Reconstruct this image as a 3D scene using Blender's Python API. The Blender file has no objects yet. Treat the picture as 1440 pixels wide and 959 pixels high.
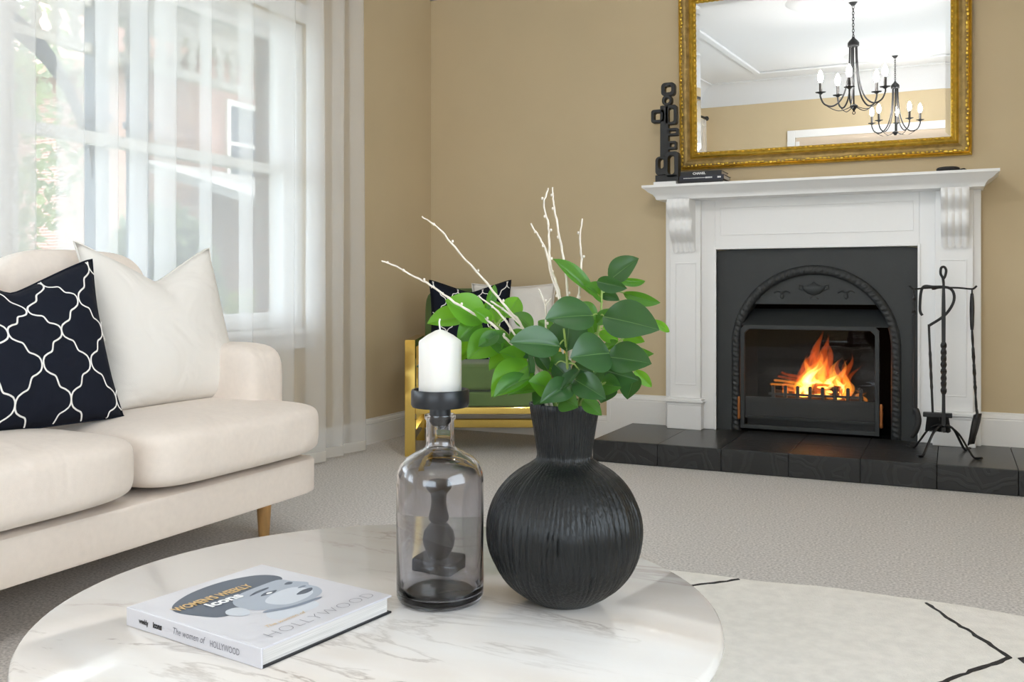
import bpy, bmesh, math, random
from mathutils import Vector, Matrix
random.seed(7)
PI = math.pi
sc = bpy.context.scene
C = sc.collection

# ------------------------------------------------------------------ camera
F_PX, CX, CY, TH, EYE = 1315.0, 720.0, 407.0, math.radians(25.24), 0.835
cam_d = bpy.data.cameras.new('camera')
cam_d.sensor_width = 36.0
cam_d.sensor_fit = 'HORIZONTAL'
cam_d.lens = F_PX / 1440 * 36
cam_d.shift_y = -(479.5 - CY) / 1440
cam_d.clip_start = 0.05
cam = bpy.data.objects.new('camera', cam_d)
cam.location = (0, 0, EYE)
cam.rotation_euler = (PI / 2, 0, TH)
C.objects.link(cam)
sc.camera = cam

# ------------------------------------------------------------------ world, sun, exposure
SKY = 4.7
w = bpy.data.worlds.new('sky')
sc.world = w
w.use_nodes = True
bg = w.node_tree.nodes['Background']
bg.inputs[0].default_value = (0.80, 0.90, 1.0, 1)
bg.inputs[1].default_value = SKY
sun_d = bpy.data.lights.new('sun', 'SUN')
sun_d.energy = 5.0
sun_d.angle = math.radians(2)
sun_d.color = (1.0, 0.95, 0.86)
sun = bpy.data.objects.new('sun', sun_d)
sun.rotation_euler = Vector((-0.25, -0.75, -0.85)).to_track_quat('-Z', 'Y').to_euler()   # from behind the fireplace wall, into none of the windows
C.objects.link(sun)
BULB = 125.0
vs = sc.view_settings
vs.view_transform = 'Standard'
vs.look = 'None'
vs.exposure = 0.95
vs.gamma = 1.0
vs.use_curve_mapping = False
sc.cycles.use_denoising = True
sc.cycles.max_bounces = 14
sc.cycles.diffuse_bounces = 6
sc.cycles.glossy_bounces = 6
sc.cycles.transmission_bounces = 12
sc.cycles.transparent_max_bounces = 24
sc.cycles.sample_clamp_indirect = 6.0

# ------------------------------------------------------------------ pixel helpers (1440 x 959 frame)
_c, _s = math.cos(TH), math.sin(TH)
def ray(px, py):
    a, b = (px - CX) / F_PX, -(py - CY) / F_PX
    return Vector((a * _c - _s, a * _s + _c, b))
def atz(px, py, z): return Vector((0, 0, EYE)) + ray(px, py) * z

# ------------------------------------------------------------------ materials
def new_mat(name):
    m = bpy.data.materials.new(name)
    m.use_nodes = True
    nt = m.node_tree
    return m, nt, nt.nodes, nt.links, nt.nodes['Principled BSDF']
def lin(r, g, b):
    f = lambda v: (v / 255 / 12.92) if v / 255 <= 0.04045 else ((v / 255 + 0.055) / 1.055) ** 2.4
    return (f(r), f(g), f(b), 1)
def mat(name, col, rough=0.5, metal=0.0, noise=0.0, nscale=20, bump=0.0, bscale=200, spec=0.5, coat=0.0, sheen=0.0, stretch=(1, 1, 1), col2=None, detail=3):
    m, nt, N, L, P = new_mat(name)
    P.inputs['Base Color'].default_value = col
    P.inputs['Roughness'].default_value = rough
    P.inputs['Metallic'].default_value = metal
    P.inputs['Specular IOR Level'].default_value = spec
    P.inputs['Coat Weight'].default_value = coat
    P.inputs['Sheen Weight'].default_value = sheen
    tc = N.new('ShaderNodeTexCoord')
    mp = N.new('ShaderNodeMapping')
    mp.inputs['Scale'].default_value = stretch
    L.new(tc.outputs['Object'], mp.inputs['Vector'])
    if noise or col2:
        n = N.new('ShaderNodeTexNoise')
        n.inputs['Scale'].default_value = nscale
        n.inputs['Detail'].default_value = detail
        L.new(mp.outputs[0], n.inputs['Vector'])
        r = N.new('ShaderNodeValToRGB')
        r.color_ramp.elements[0].position = 0.3
        r.color_ramp.elements[1].position = 0.7
        c2 = col2 or tuple(min(1, v * (1 + noise)) for v in col[:3]) + (1,)
        r.color_ramp.elements[0].color = tuple(v * (1 - noise) for v in col[:3]) + (1,)
        r.color_ramp.elements[1].color = c2
        L.new(n.outputs['Fac'], r.inputs[0])
        L.new(r.outputs[0], P.inputs['Base Color'])
    if bump:
        n2 = N.new('ShaderNodeTexNoise')
        n2.inputs['Scale'].default_value = bscale
        n2.inputs['Detail'].default_value = 4
        L.new(mp.outputs[0], n2.inputs['Vector'])
        b = N.new('ShaderNodeBump')
        b.inputs['Strength'].default_value = bump
        b.inputs['Distance'].default_value = 0.004
        L.new(n2.outputs['Fac'], b.inputs['Height'])
        L.new(b.outputs[0], P.inputs['Normal'])
    return m
def wrinkle(m, scale, strength, dist=0.012):
    N, L = m.node_tree.nodes, m.node_tree.links
    P = N['Principled BSDF']
    tc = N.new('ShaderNodeTexCoord')
    n = N.new('ShaderNodeTexNoise'); n.inputs['Scale'].default_value = scale; n.inputs['Detail'].default_value = 2; n.inputs['Distortion'].default_value = 1.2
    L.new(tc.outputs['Object'], n.inputs['Vector'])
    b = N.new('ShaderNodeBump'); b.inputs['Strength'].default_value = strength; b.inputs['Distance'].default_value = dist
    L.new(n.outputs['Fac'], b.inputs['Height'])
    if P.inputs['Normal'].links: L.new(P.inputs['Normal'].links[0].from_socket, b.inputs['Normal'])
    L.new(b.outputs[0], P.inputs['Normal'])
def emit(name, col, strength):
    m, nt, N, L, P = new_mat(name)
    N.remove(P)
    e = N.new('ShaderNodeEmission')
    e.inputs[0].default_value = col
    e.inputs[1].default_value = strength
    L.new(e.outputs[0], N['Material Output'].inputs[0])
    return m
def vol_emit(name, col, strength):
    m, nt, N, L, P = new_mat(name)
    N.remove(P)
    e = N.new('ShaderNodeEmission')
    e.inputs[0].default_value = col
    e.inputs[1].default_value = strength
    L.new(e.outputs[0], N['Material Output'].inputs['Volume'])
    return m
def thin_glass(name, tint, refl=1.0):
    m, nt, N, L, P = new_mat(name)
    N.remove(P)
    t = N.new('ShaderNodeBsdfTransparent'); t.inputs[0].default_value = tint
    g = N.new('ShaderNodeBsdfGlossy'); g.inputs['Roughness'].default_value = 0.0
    f = N.new('ShaderNodeFresnel'); f.inputs[0].default_value = 1.45
    k = N.new('ShaderNodeMath'); k.operation = 'MULTIPLY'; k.inputs[1].default_value = refl
    x = N.new('ShaderNodeMixShader')
    L.new(f.outputs[0], k.inputs[0]); L.new(k.outputs[0], x.inputs[0])
    L.new(t.outputs[0], x.inputs[1]); L.new(g.outputs[0], x.inputs[2])
    L.new(x.outputs[0], N['Material Output'].inputs[0])
    return m
def cloth_through(name, col, clear, trans):      # sheer cloth or thin leaves
    m, nt, N, L, P = new_mat(name)
    N.remove(P)
    d = N.new('ShaderNodeBsdfDiffuse'); d.inputs[0].default_value = col
    t = N.new('ShaderNodeBsdfTranslucent'); t.inputs[0].default_value = col
    x = N.new('ShaderNodeMixShader'); x.inputs[0].default_value = trans
    L.new(d.outputs[0], x.inputs[1]); L.new(t.outputs[0], x.inputs[2])
    c = N.new('ShaderNodeBsdfTransparent')
    y = N.new('ShaderNodeMixShader'); y.inputs[0].default_value = clear
    L.new(x.outputs[0], y.inputs[1]); L.new(c.outputs[0], y.inputs[2])
    L.new(y.outputs[0], N['Material Output'].inputs[0])
    return m
def leaf_mat(name, col, tcol, rough=0.35, tr=0.45):
    m, nt, N, L, P = new_mat(name)
    P.inputs['Base Color'].default_value = col
    P.inputs['Roughness'].default_value = rough
    P.inputs['Specular IOR Level'].default_value = 0.4
    t = N.new('ShaderNodeBsdfTranslucent'); t.inputs[0].default_value = tcol
    x = N.new('ShaderNodeMixShader'); x.inputs[0].default_value = tr
    L.new(P.outputs[0], x.inputs[1]); L.new(t.outputs[0], x.inputs[2])
    L.new(x.outputs[0], N['Material Output'].inputs[0])
    return m
def marble_mat():
    m, nt, N, L, P = new_mat('marble')
    tc = N.new('ShaderNodeTexCoord')
    mp = N.new('ShaderNodeMapping')
    mp.inputs['Rotation'].default_value = (0, 0, 0.55)
    mp.inputs['Scale'].default_value = (1.0, 3.2, 1.0)
    L.new(tc.outputs['Object'], mp.inputs['Vector'])
    n0 = N.new('ShaderNodeTexNoise'); n0.inputs['Scale'].default_value = 1.6; n0.inputs['Detail'].default_value = 6
    L.new(mp.outputs[0], n0.inputs['Vector'])
    n1 = N.new('ShaderNodeTexNoise'); n1.inputs['Scale'].default_value = 1.9; n1.inputs['Detail'].default_value = 9
    n1.inputs['Roughness'].default_value = 0.62; n1.inputs['Distortion'].default_value = 0.7
    L.new(mp.outputs[0], n1.inputs['Vector'])
    sub = N.new('ShaderNodeMath'); sub.operation = 'SUBTRACT'; sub.inputs[1].default_value = 0.5
    L.new(n1.outputs['Fac'], sub.inputs[0])
    ab = N.new('ShaderNodeMath'); ab.operation = 'ABSOLUTE'; L.new(sub.outputs[0], ab.inputs[0])
    r = N.new('ShaderNodeValToRGB')
    e = r.color_ramp.elements
    e[0].position = 0.0; e[0].color = (1, 1, 1, 1)
    e[1].position = 0.022; e[1].color = (0, 0, 0, 1)
    L.new(ab.outputs[0], r.inputs[0])
    r2 = N.new('ShaderNodeValToRGB')
    r2.color_ramp.elements[0].position = 0.45; r2.color_ramp.elements[1].position = 0.66
    L.new(n0.outputs['Fac'], r2.inputs[0])
    mul = N.new('ShaderNodeMath'); mul.operation = 'MULTIPLY'
    L.new(r.outputs[0], mul.inputs[0]); L.new(r2.outputs[0], mul.inputs[1])
    mul2 = N.new('ShaderNodeMath'); mul2.operation = 'MULTIPLY'; mul2.inputs[1].default_value = 0.62
    L.new(mul.outputs[0], mul2.inputs[0])
    base = N.new('ShaderNodeMix'); base.data_type = 'RGBA'
    base.inputs['A'].default_value = lin(224, 221, 218); base.inputs['B'].default_value = lin(214, 206, 198)
    L.new(r2.outputs[0], base.inputs['Factor'])
    mix = N.new('ShaderNodeMix'); mix.data_type = 'RGBA'
    mix.inputs['B'].default_value = lin(128, 112, 100)
    L.new(mul2.outputs[0], mix.inputs['Factor']); L.new(base.outputs['Result'], mix.inputs['A'])
    L.new(mix.outputs['Result'], P.inputs['Base Color'])
    P.inputs['Roughness'].default_value = 0.09
    P.inputs['Specular IOR Level'].default_value = 0.5
    return m
def brick_mat(name, c1, c2, mortar, scale=4.0):
    m, nt, N, L, P = new_mat(name)
    tc = N.new('ShaderNodeTexCoord')
    sp = N.new('ShaderNodeSeparateXYZ'); L.new(tc.outputs['Object'], sp.inputs[0])
    ad = N.new('ShaderNodeMath'); L.new(sp.outputs[0], ad.inputs[0]); L.new(sp.outputs[1], ad.inputs[1])
    cb = N.new('ShaderNodeCombineXYZ'); L.new(ad.outputs[0], cb.inputs[0]); L.new(sp.outputs[2], cb.inputs[1])
    b = N.new('ShaderNodeTexBrick')
    b.inputs['Color1'].default_value = c1; b.inputs['Color2'].default_value = c2; b.inputs['Mortar'].default_value = mortar
    b.inputs['Scale'].default_value = scale; b.inputs['Mortar Size'].default_value = 0.02
    L.new(cb.outputs[0], b.inputs['Vector']); L.new(b.outputs['Color'], P.inputs['Base Color'])
    P.inputs['Roughness'].default_value = 0.85
    return m
def tile_mat():
    m, nt, N, L, P = new_mat('embossed_tile')
    P.inputs['Base Color'].default_value = lin(36, 37, 38)
    P.inputs['Roughness'].default_value = 0.42
    tc = N.new('ShaderNodeTexCoord')
    mp = N.new('ShaderNodeMapping'); mp.inputs['Scale'].default_value = (7, 7, 7)
    L.new(tc.outputs['Object'], mp.inputs[0])
    w1 = N.new('ShaderNodeTexVoronoi'); w1.feature = 'DISTANCE_TO_EDGE'; w1.inputs['Scale'].default_value = 1.6; w1.inputs['Randomness'].default_value = 0.75
    nz = N.new('ShaderNodeTexNoise'); nz.inputs['Scale'].default_value = 0.9
    L.new(mp.outputs[0], nz.inputs['Vector'])
    mxv = N.new('ShaderNodeMix'); mxv.data_type = 'RGBA'; mxv.inputs['Factor'].default_value = 0.45
    L.new(mp.outputs[0], mxv.inputs['A']); L.new(nz.outputs['Color'], mxv.inputs['B'])
    L.new(mxv.outputs['Result'], w1.inputs['Vector'])
    sn = N.new('ShaderNodeMath'); sn.operation = 'MULTIPLY'; sn.inputs[1].default_value = 22.0
    L.new(w1.outputs['Distance'], sn.inputs[0])
    sn2 = N.new('ShaderNodeMath'); sn2.operation = 'SINE'; L.new(sn.outputs[0], sn2.inputs[0])
    r = N.new('ShaderNodeValToRGB'); r.color_ramp.elements[0].position = 0.55; r.color_ramp.elements[1].position = 0.72
    L.new(sn2.outputs[0], r.inputs[0])
    mx = N.new('ShaderNodeMix'); mx.data_type = 'RGBA'
    mx.inputs['A'].default_value = lin(36, 37, 38); mx.inputs['B'].default_value = lin(44, 45, 46)
    L.new(r.outputs[0], mx.inputs['Factor']); L.new(mx.outputs['Result'], P.inputs['Base Color'])
    b = N.new('ShaderNodeBump'); b.inputs['Strength'].default_value = 0.35; b.inputs['Distance'].default_value = 0.003
    L.new(r.outputs[0], b.inputs['Height']); L.new(b.outputs[0], P.inputs['Normal'])
    return m

M = {}
M['wall'] = mat('wall_paint', lin(203, 185, 152), 0.75, noise=0.02, nscale=3, bump=0.05, bscale=300, spec=0.25)
M['ceiling'] = mat('ceiling_paint', lin(218, 219, 220), 0.85, spec=0.2)
M['carpet'] = mat('carpet', lin(208, 204, 201), 0.95, noise=0.30, nscale=130, bump=0.5, bscale=350, spec=0.1, detail=5)
M['trim'] = mat('trim_paint', lin(240, 239, 237), 0.35)
M['white_timber'] = mat('mantel_paint', lin(241, 241, 241), 0.32)
M['sofa'] = mat('sofa_linen', lin(229, 218, 208), 0.9, noise=0.02, nscale=60, bump=0.18, bscale=600, spec=0.2, sheen=0.15)
M['white_cushion'] = mat('white_cotton', lin(229, 225, 219), 0.9, bump=0.15, bscale=500, spec=0.2)
M['navy'] = mat('navy_cotton', lin(22, 26, 38), 0.85, bump=0.12, bscale=500, spec=0.2)
wrinkle(M['sofa'], 5.0, 0.5, 0.02); wrinkle(M['white_cushion'], 6.0, 0.6, 0.02); wrinkle(M['navy'], 7.0, 0.5, 0.02)
M['embroidery'] = mat('white_thread', lin(240, 238, 234), 0.8)
M['oak'] = mat('oak', lin(186, 143, 88), 0.45, noise=0.18, nscale=14, stretch=(6, 6, 0.8))
M['marble'] = marble_mat()
M['rug'] = mat('cream_wool', lin(244, 241, 236), 0.95, noise=0.05, nscale=30, bump=0.7, bscale=220, spec=0.1)
M['rug_line'] = mat('charcoal_wool', lin(52, 50, 50), 0.95, noise=0.3, nscale=80)
M['black_ceramic'] = mat('black_ceramic', lin(17, 19, 20), 0.32, noise=0.25, nscale=30, bump=0.5, bscale=60, spec=0.35, stretch=(5, 5, 0.25))
M['iron'] = mat('wrought_iron', lin(38, 38, 39), 0.45, metal=0.3, bump=0.1, bscale=150)
M['cast_iron'] = mat('cast_iron', lin(50, 53, 54), 0.55, metal=0.15, noise=0.08, nscale=6, bump=0.15, bscale=120)
M['relief_iron'] = mat('relief_iron', lin(47, 49, 50), 0.5, metal=0.15, bump=1.0, bscale=70)
M['soot'] = mat('sooty_brick', lin(17, 17, 16), 0.95, noise=0.25, nscale=5, spec=0.1)
M['fire_glass'] = thin_glass('door_glass', (0.95, 0.95, 0.95, 1), 0.5)
M['tile_top'] = mat('black_slate_tile', lin(44, 43, 41), 0.3, noise=0.12, nscale=9, bump=0.08, bscale=60)
M['tile_face'] = tile_mat()
M['grout'] = mat('dark_grout', lin(26, 26, 26), 0.9)
M['copper'] = mat('copper', lin(176, 112, 66), 0.4, metal=0.8)
M['gold_frame'] = mat('gilt', lin(214, 178, 74), 0.32, metal=0.85, noise=0.18, nscale=40, bump=0.35, bscale=90)
M['gold_antique'] = mat('antique_gilt', lin(152, 126, 74), 0.45, metal=0.55, noise=0.3, nscale=26, bump=0.8, bscale=60)
M['mirror'] = mat('silvered_glass', (0.93, 0.94, 0.94, 1), 0.0, metal=1.0)
M['brass'] = mat('polished_gold', lin(240, 208, 116), 0.08, metal=1.0)
M['velvet'] = mat('green_velvet', lin(92, 112, 66), 0.7, noise=0.1, nscale=8, sheen=0.25, spec=0.2)
M['smoke_glass'] = None
M['candle'] = None
M['black_metal'] = mat('black_metal', lin(34, 36, 40), 0.38, metal=0.2)
M['black_wood'] = mat('black_wood', lin(30, 31, 33), 0.45)
M['twig'] = mat('whitewashed_twig', lin(214, 204, 190), 0.8, noise=0.15, nscale=60)
M['stem'] = mat('green_stem', lin(136, 158, 78), 0.5)
M['leaf_dark'] = leaf_mat('dark_leaf', lin(48, 82, 48), lin(96, 150, 40), 0.30, 0.25)
M['leaf_mid'] = leaf_mat('mid_leaf', lin(62, 104, 46), lin(120, 190, 40), 0.36, 0.4)
M['leaf_light'] = leaf_mat('light_leaf', lin(84, 140, 44), lin(140, 205, 40), 0.38, 0.5)
M['leaf_vein'] = leaf_mat('leaf_vein', lin(104, 134, 84), lin(130, 180, 70), 0.5, 0.3)
M['sheer'] = cloth_through('sheer_voile', (0.92, 0.92, 0.92, 1), 0.64, 0.5)
M['hem'] = cloth_through('sheer_hem', (0.88, 0.86, 0.82, 1), 0.25, 0.5)
M['pane'] = thin_glass('window_glass', (0.97, 0.98, 0.98, 1), 0.8)
M['paper_white'] = mat('white_cover', lin(204, 202, 207), 0.3, coat=0.3)
M['pages'] = mat('paper_pages', lin(208, 204, 200), 0.9, noise=0.2, nscale=300, stretch=(0.02, 0.02, 4))
M['cover_black'] = mat('black_cover', lin(24, 25, 30), 0.4)
M['cover_navy'] = mat('navy_cover', lin(24, 28, 44), 0.4)
M['ink'] = mat('grey_ink', lin(112, 112, 120), 0.5)
M['ink_black'] = mat('black_ink', lin(30, 30, 34), 0.5)
M['ink_white'] = mat('white_ink', lin(240, 240, 240), 0.5)
M['ink_gold'] = mat('gold_ink', lin(214, 178, 120), 0.4)
M['face0'] = mat('print_pale', lin(196, 201, 209), 0.35)
M['face1'] = mat('print_mid', lin(160, 168, 180), 0.35)
M['face2'] = mat('print_grey', lin(120, 130, 146), 0.35)
M['face3'] = mat('print_dark', lin(74, 84, 100), 0.35)
M['log'] = mat('charred_log', lin(44, 34, 28), 0.9, noise=0.5, nscale=18, bump=0.8, bscale=50)
M['ember'] = emit('ember', (1.0, 0.22, 0.03, 1), 5.0)
M['flame_red'] = vol_emit('flame_outer', (1.0, 0.13, 0.012, 1), 9.0)
M['flame_orange'] = vol_emit('flame_middle', (1.0, 0.30, 0.03, 1), 22.0)
M['flame_yellow'] = vol_emit('flame_core', (1.0, 0.62, 0.14, 1), 60.0)
M['bulb'] = emit('lit_bulb', (1.0, 0.97, 0.94, 1), BULB)
M['sleeve'] = mat('candle_sleeve', lin(60, 56, 54), 0.5)
M['brick'] = brick_mat('red_brick', lin(136, 98, 84), lin(156, 116, 100), lin(190, 180, 170))
M['brick_grey'] = brick_mat('house_brick', lin(120, 96, 84), lin(140, 112, 98), lin(160, 155, 150))
M['roof_tile'] = mat('pale_roof_tile', lin(150, 146, 142), 0.8, noise=0.1, nscale=6)
M['red_roof'] = mat('terracotta_roof', lin(160, 122, 106), 0.8, noise=0.1, nscale=6)
M['post'] = mat('grey_timber', lin(74, 80, 88), 0.6)
M['fret'] = mat('cream_timber', lin(206, 200, 188), 0.6)
M['lawn'] = mat('lawn', lin(108, 114, 92), 0.95, noise=0.2, nscale=10)
M['foliage'] = leaf_mat('tree_leaf', lin(100, 108, 86), lin(130, 138, 104), 0.6, 0.4)
M['foliage2'] = leaf_mat('hedge_leaf', lin(126, 136, 84), lin(150, 160, 90), 0.6, 0.4)
M['bark'] = mat('bark', lin(110, 98, 86), 0.9, noise=0.2)
M['blind'] = mat('blind_cloth', lin(214, 196, 176), 0.9)
def _g():
    m, nt, N, L, P = new_mat('smoked_glass')
    P.inputs['Base Color'].default_value = (0.76, 0.75, 0.775, 1)
    P.inputs['Transmission Weight'].default_value = 1.0
    P.inputs['Roughness'].default_value = 0.0
    P.inputs['IOR'].default_value = 1.46
    M['smoke_glass'] = m
    m, nt, N, L, P = new_mat('candle_wax')
    P.inputs['Base Color'].default_value = lin(222, 219, 214)
    P.inputs['Roughness'].default_value = 0.4
    P.inputs['Subsurface Weight'].default_value = 0.35
    P.inputs['Subsurface Radius'].default_value = (0.01, 0.008, 0.006)
    M['candle'] = m
_g()

# ------------------------------------------------------------------ mesh builder
class MB:
    def __init__(s): s.v, s.f = [], []
    def add(s, v, f):
        o = len(s.v)
        s.v += [Vector(p) for p in v]
        s.f += [tuple(i + o for i in q) for q in f]
        return s
    def box(s, x0, x1, y0, y1, z0, z1):
        v = [(x, y, z) for x in (x0, x1) for y in (y0, y1) for z in (z0, z1)]
        return s.add(v, [(0, 1, 3, 2), (4, 6, 7, 5), (0, 4, 5, 1), (2, 3, 7, 6), (0, 2, 6, 4), (1, 5, 7, 3)])
    def lathe(s, prof, seg=32, c=(0, 0, 0), fn=None):
        v, f = [], []
        n = len(prof)
        for i, (r, z) in enumerate(prof):
            for k in range(seg):
                a = 2 * PI * k / seg
                rr = r * (fn(a, i / (n - 1), z) if fn else 1)
                v.append((c[0] + rr * math.cos(a), c[1] + rr * math.sin(a), c[2] + z))
        for i in range(n - 1):
            for k in range(seg):
                k2 = (k + 1) % seg
                f.append((i * seg + k, i * seg + k2, (i + 1) * seg + k2, (i + 1) * seg + k))
        if prof[0][0] > 1e-6: f.append(tuple(range(seg))[::-1])
        if prof[-1][0] > 1e-6: f.append(tuple((n - 1) * seg + k for k in range(seg)))
        return s.add(v, f)
    def tube(s, pts, rad, seg=8, twist=0.0, square=False, closed=False, flat=1.0):
        pts = [Vector(p) for p in pts]
        n = len(pts)
        if not hasattr(rad, '__len__'): rad = [rad] * n
        up = Vector((0, 0, 1))
        v, f = [], []
        prev = None
        for i, p in enumerate(pts):
            if closed: t = pts[(i + 1) % n] - pts[i - 1]
            else: t = pts[min(i + 1, n - 1)] - pts[max(i - 1, 0)]
            t.normalize()
            if prev is None:
                a = Vector((1, 0, 0)) if abs(t.x) < 0.8 else Vector((0, 1, 0))
                x = (a - t * a.dot(t)).normalized()
            else:
                x = (prev - t * prev.dot(t)).normalized()
            prev = x
            y = t.cross(x)
            for k in range(seg):
                a = 2 * PI * (k + (0.5 if square else 0)) / seg + twist * i / max(1, n - 1)
                v.append(p + x * math.cos(a) * rad[i] + y * math.sin(a) * rad[i] * flat)
        m = n if closed else n - 1
        for i in range(m):
            j = (i + 1) % n
            for k in range(seg):
                k2 = (k + 1) % seg
                f.append((i * seg + k, i * seg + k2, j * seg + k2, j * seg + k))
        if not closed:
            f.append(tuple(range(seg))[::-1])
            f.append(tuple((n - 1) * seg + k for k in range(seg)))
        return s.add(v, f)
    def prism(s, poly, a, b, plane='xz'):
        def P(u, v, w): return {'xz': (u, w, v), 'xy': (u, v, w), 'yz': (w, u, v)}[plane]
        n = len(poly)
        v = [P(x, y, a) for x, y in poly] + [P(x, y, b) for x, y in poly]
        f = [tuple(range(n)), tuple(range(2 * n - 1, n - 1, -1))] + [(i, i + n, (i + 1) % n + n, (i + 1) % n) for i in range(n)]
        return s.add(v, f)
    def ring(s, outer, inner, a, b, plane='xz'):     # two loops with equal count, extruded
        def P(u, v, w): return {'xz': (u, w, v), 'xy': (u, v, w), 'yz': (w, u, v)}[plane]
        n = len(outer)
        v = [P(x, y, w) for w in (a, b) for L in (outer, inner) for x, y in L]
        f = []
        for i in range(n):
            j = (i + 1) % n
            f += [(i, j, n + j, n + i), (2 * n + i, 3 * n + i, 3 * n + j, 2 * n + j), (i, 2 * n + i, 2 * n + j, j), (n + i, n + j, 3 * n + j, 3 * n + i)]
        return s.add(v, f)
    def superbox(s, c, h, k=6.0, n=14, fn=None):
        idx, v, f = {}, [], []
        def vid(p):
            key = tuple(round(q, 5) for q in p)
            if key not in idx:
                idx[key] = len(v)
                q = [math.tan(t * PI / 4) if False else t for t in p]
                d = sum(abs(t) ** k for t in q) ** (1 / k)
                P = Vector((q[0] / d, q[1] / d, q[2] / d))
                if fn: P = fn(P)
                v.append((c[0] + P[0] * h[0], c[1] + P[1] * h[1], c[2] + P[2] * h[2]))
            return idx[key]
        g = [-1 + 2 * i / n for i in range(n + 1)]
        for ax in range(3):
            for sg in (-1, 1):
                for i in range(n):
                    for j in range(n):
                        q = []
                        for (a, b) in ((i, j), (i + 1, j), (i + 1, j + 1), (i, j + 1)):
                            p = [0, 0, 0]
                            p[ax] = sg; p[(ax + 1) % 3] = g[a]; p[(ax + 2) % 3] = g[b]
                            q.append(vid(p))
                        f.append(tuple(q if sg > 0 else q[::-1]))
        return s.add(v, f)
    def xf(s, m):
        s.v = [m @ p for p in s.v]
        return s
    def build(s, name, material, parent=None, smooth=0, bev=0.0, world=False, fix=True):
        me = bpy.data.meshes.new(name)
        v = s.v
        if world and parent is not None:
            inv = parent_mat(parent).inverted()
            v = [inv @ p for p in v]
        me.from_pydata([tuple(p) for p in v], [], s.f)
        if fix:
            bm = bmesh.new(); bm.from_mesh(me)
            bmesh.ops.recalc_face_normals(bm, faces=bm.faces)
            bm.to_mesh(me); bm.free()
        if smooth:
            me.polygons.foreach_set('use_smooth', [True] * len(me.polygons))
            me.set_sharp_from_angle(angle=math.radians(smooth))
        me.materials.append(M[material])
        o = bpy.data.objects.new(name, me)
        C.objects.link(o)
        if parent is not None: o.parent = parent
        if bev:
            b = o.modifiers.new('bevel', 'BEVEL')
            b.width = bev; b.segments = 2; b.limit_method = 'ANGLE'; b.harden_normals = False
        return o
def parent_mat(o):
    m = Matrix.LocRotScale(o.location, o.rotation_euler, o.scale)
    return parent_mat(o.parent) @ m if o.parent else m
def tag(o, label, cat, group=None, kind=None):
    o['label'] = label; o['category'] = cat
    if group: o['group'] = group
    if kind: o['kind'] = kind
    return o
def thing(name, loc, label, cat, group=None, rz=0.0):
    o = bpy.data.objects.new(name, None)
    o.empty_display_size = 0.1
    o.location = loc; o.rotation_euler = (0, 0, rz)
    C.objects.link(o)
    return tag(o, label, cat, group)
def structure(o, label=None, cat=None):
    o['kind'] = 'structure'
    if label: o['label'] = label
    if cat: o['category'] = cat
    return o
def rrect(cx, cy, w, h, r, n=4):
    out = []
    for (sx, sy, a0) in ((1, 1, 0), (-1, 1, 90), (-1, -1, 180), (1, -1, 270)):
        for k in range(n + 1):
            a = math.radians(a0 + 90 * k / n)
            out.append((cx + sx * (w / 2 - r) + r * math.cos(a), cy + sy * (h / 2 - r) + r * math.sin(a)))
    return out
def text(body, size, name, material, parent, mtx, align='LEFT', squash=1.0, spacing=1.0, shear=0.0, offset=0.0):
    cu = bpy.data.curves.new(name, 'FONT')
    cu.body = body; cu.size = size; cu.align_x = align; cu.space_character = spacing; cu.shear = shear; cu.offset = offset
    cu.resolution_u = 3
    t = bpy.data.objects.new('tmp', cu)
    C.objects.link(t)
    dg = bpy.context.evaluated_depsgraph_get()
    me = bpy.data.meshes.new_from_object(t.evaluated_get(dg))
    bpy.data.objects.remove(t); bpy.data.curves.remove(cu)
    me.transform(mtx @ Matrix.Diagonal((squash, 1, 1, 1)))
    me.name = name
    me.materials.clear(); me.materials.append(M[material])
    o = bpy.data.objects.new(name, me)
    C.objects.link(o)
    o.parent = parent
    return o
def smoothpts(pts, n=6):
    pts = [Vector(p) for p in pts]
    out = []
    for i in range(len(pts) - 1):
        p0, p1, p2, p3 = pts[max(i - 1, 0)], pts[i], pts[i + 1], pts[min(i + 2, len(pts) - 1)]
        for k in range(n):
            t = k / n
            out.append(0.5 * ((2 * p1) + (p2 - p0) * t + (2 * p0 - 5 * p1 + 4 * p2 - p3) * t * t + (3 * p1 - p0 - 3 * p2 + p3) * t ** 3))
    out.append(pts[-1])
    return out

# ================================================================== ROOM
XL, XR, YF, YN, H = -2.865, 1.60, 4.925, -1.92, 2.85
FX = -0.633                                   # centre line of the fireplace
WINS = [(2.11, 3.71), (0.50, 1.99), (-0.99, 0.38)]
WZ0, WZ1 = 0.65, 2.13
structure(MB().box(XL - 0.4, XR + 0.3, YN - 0.3, YF + 0.5, -0.12, 0.0).build('floor', 'carpet'), 'pale greige speckled carpet floor', 'floor')
structure(MB().box(XL - 0.4, XR + 0.3, YN - 0.3, YF + 0.5, H, H + 0.15).build('ceiling', 'ceiling'), 'white plaster ceiling', 'ceiling')
wl = MB()
ys = [YN] + [y for a, b in sorted(WINS) for y in (a, b)] + [YF]
for i in range(0, len(ys), 2): wl.box(XL - 0.22, XL, ys[i], ys[i + 1], 0, H)
for a, b in WINS: wl.box(XL - 0.22, XL, a, b, 0, WZ0).box(XL - 0.22, XL, a, b, WZ1, H)
structure(wl.build('wall_left', 'wall'), 'beige painted wall with the curtained window', 'wall')
bk = MB()
ysb = [YN - 0.2] + [y for a, b in sorted(WINS) for y in (a - 0.03, b + 0.03)] + [YF + 0.4]
for i in range(0, len(ysb), 2): bk.box(XL - 0.34, XL - 0.222, ysb[i], ysb[i + 1], -0.4, 2.6)
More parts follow.
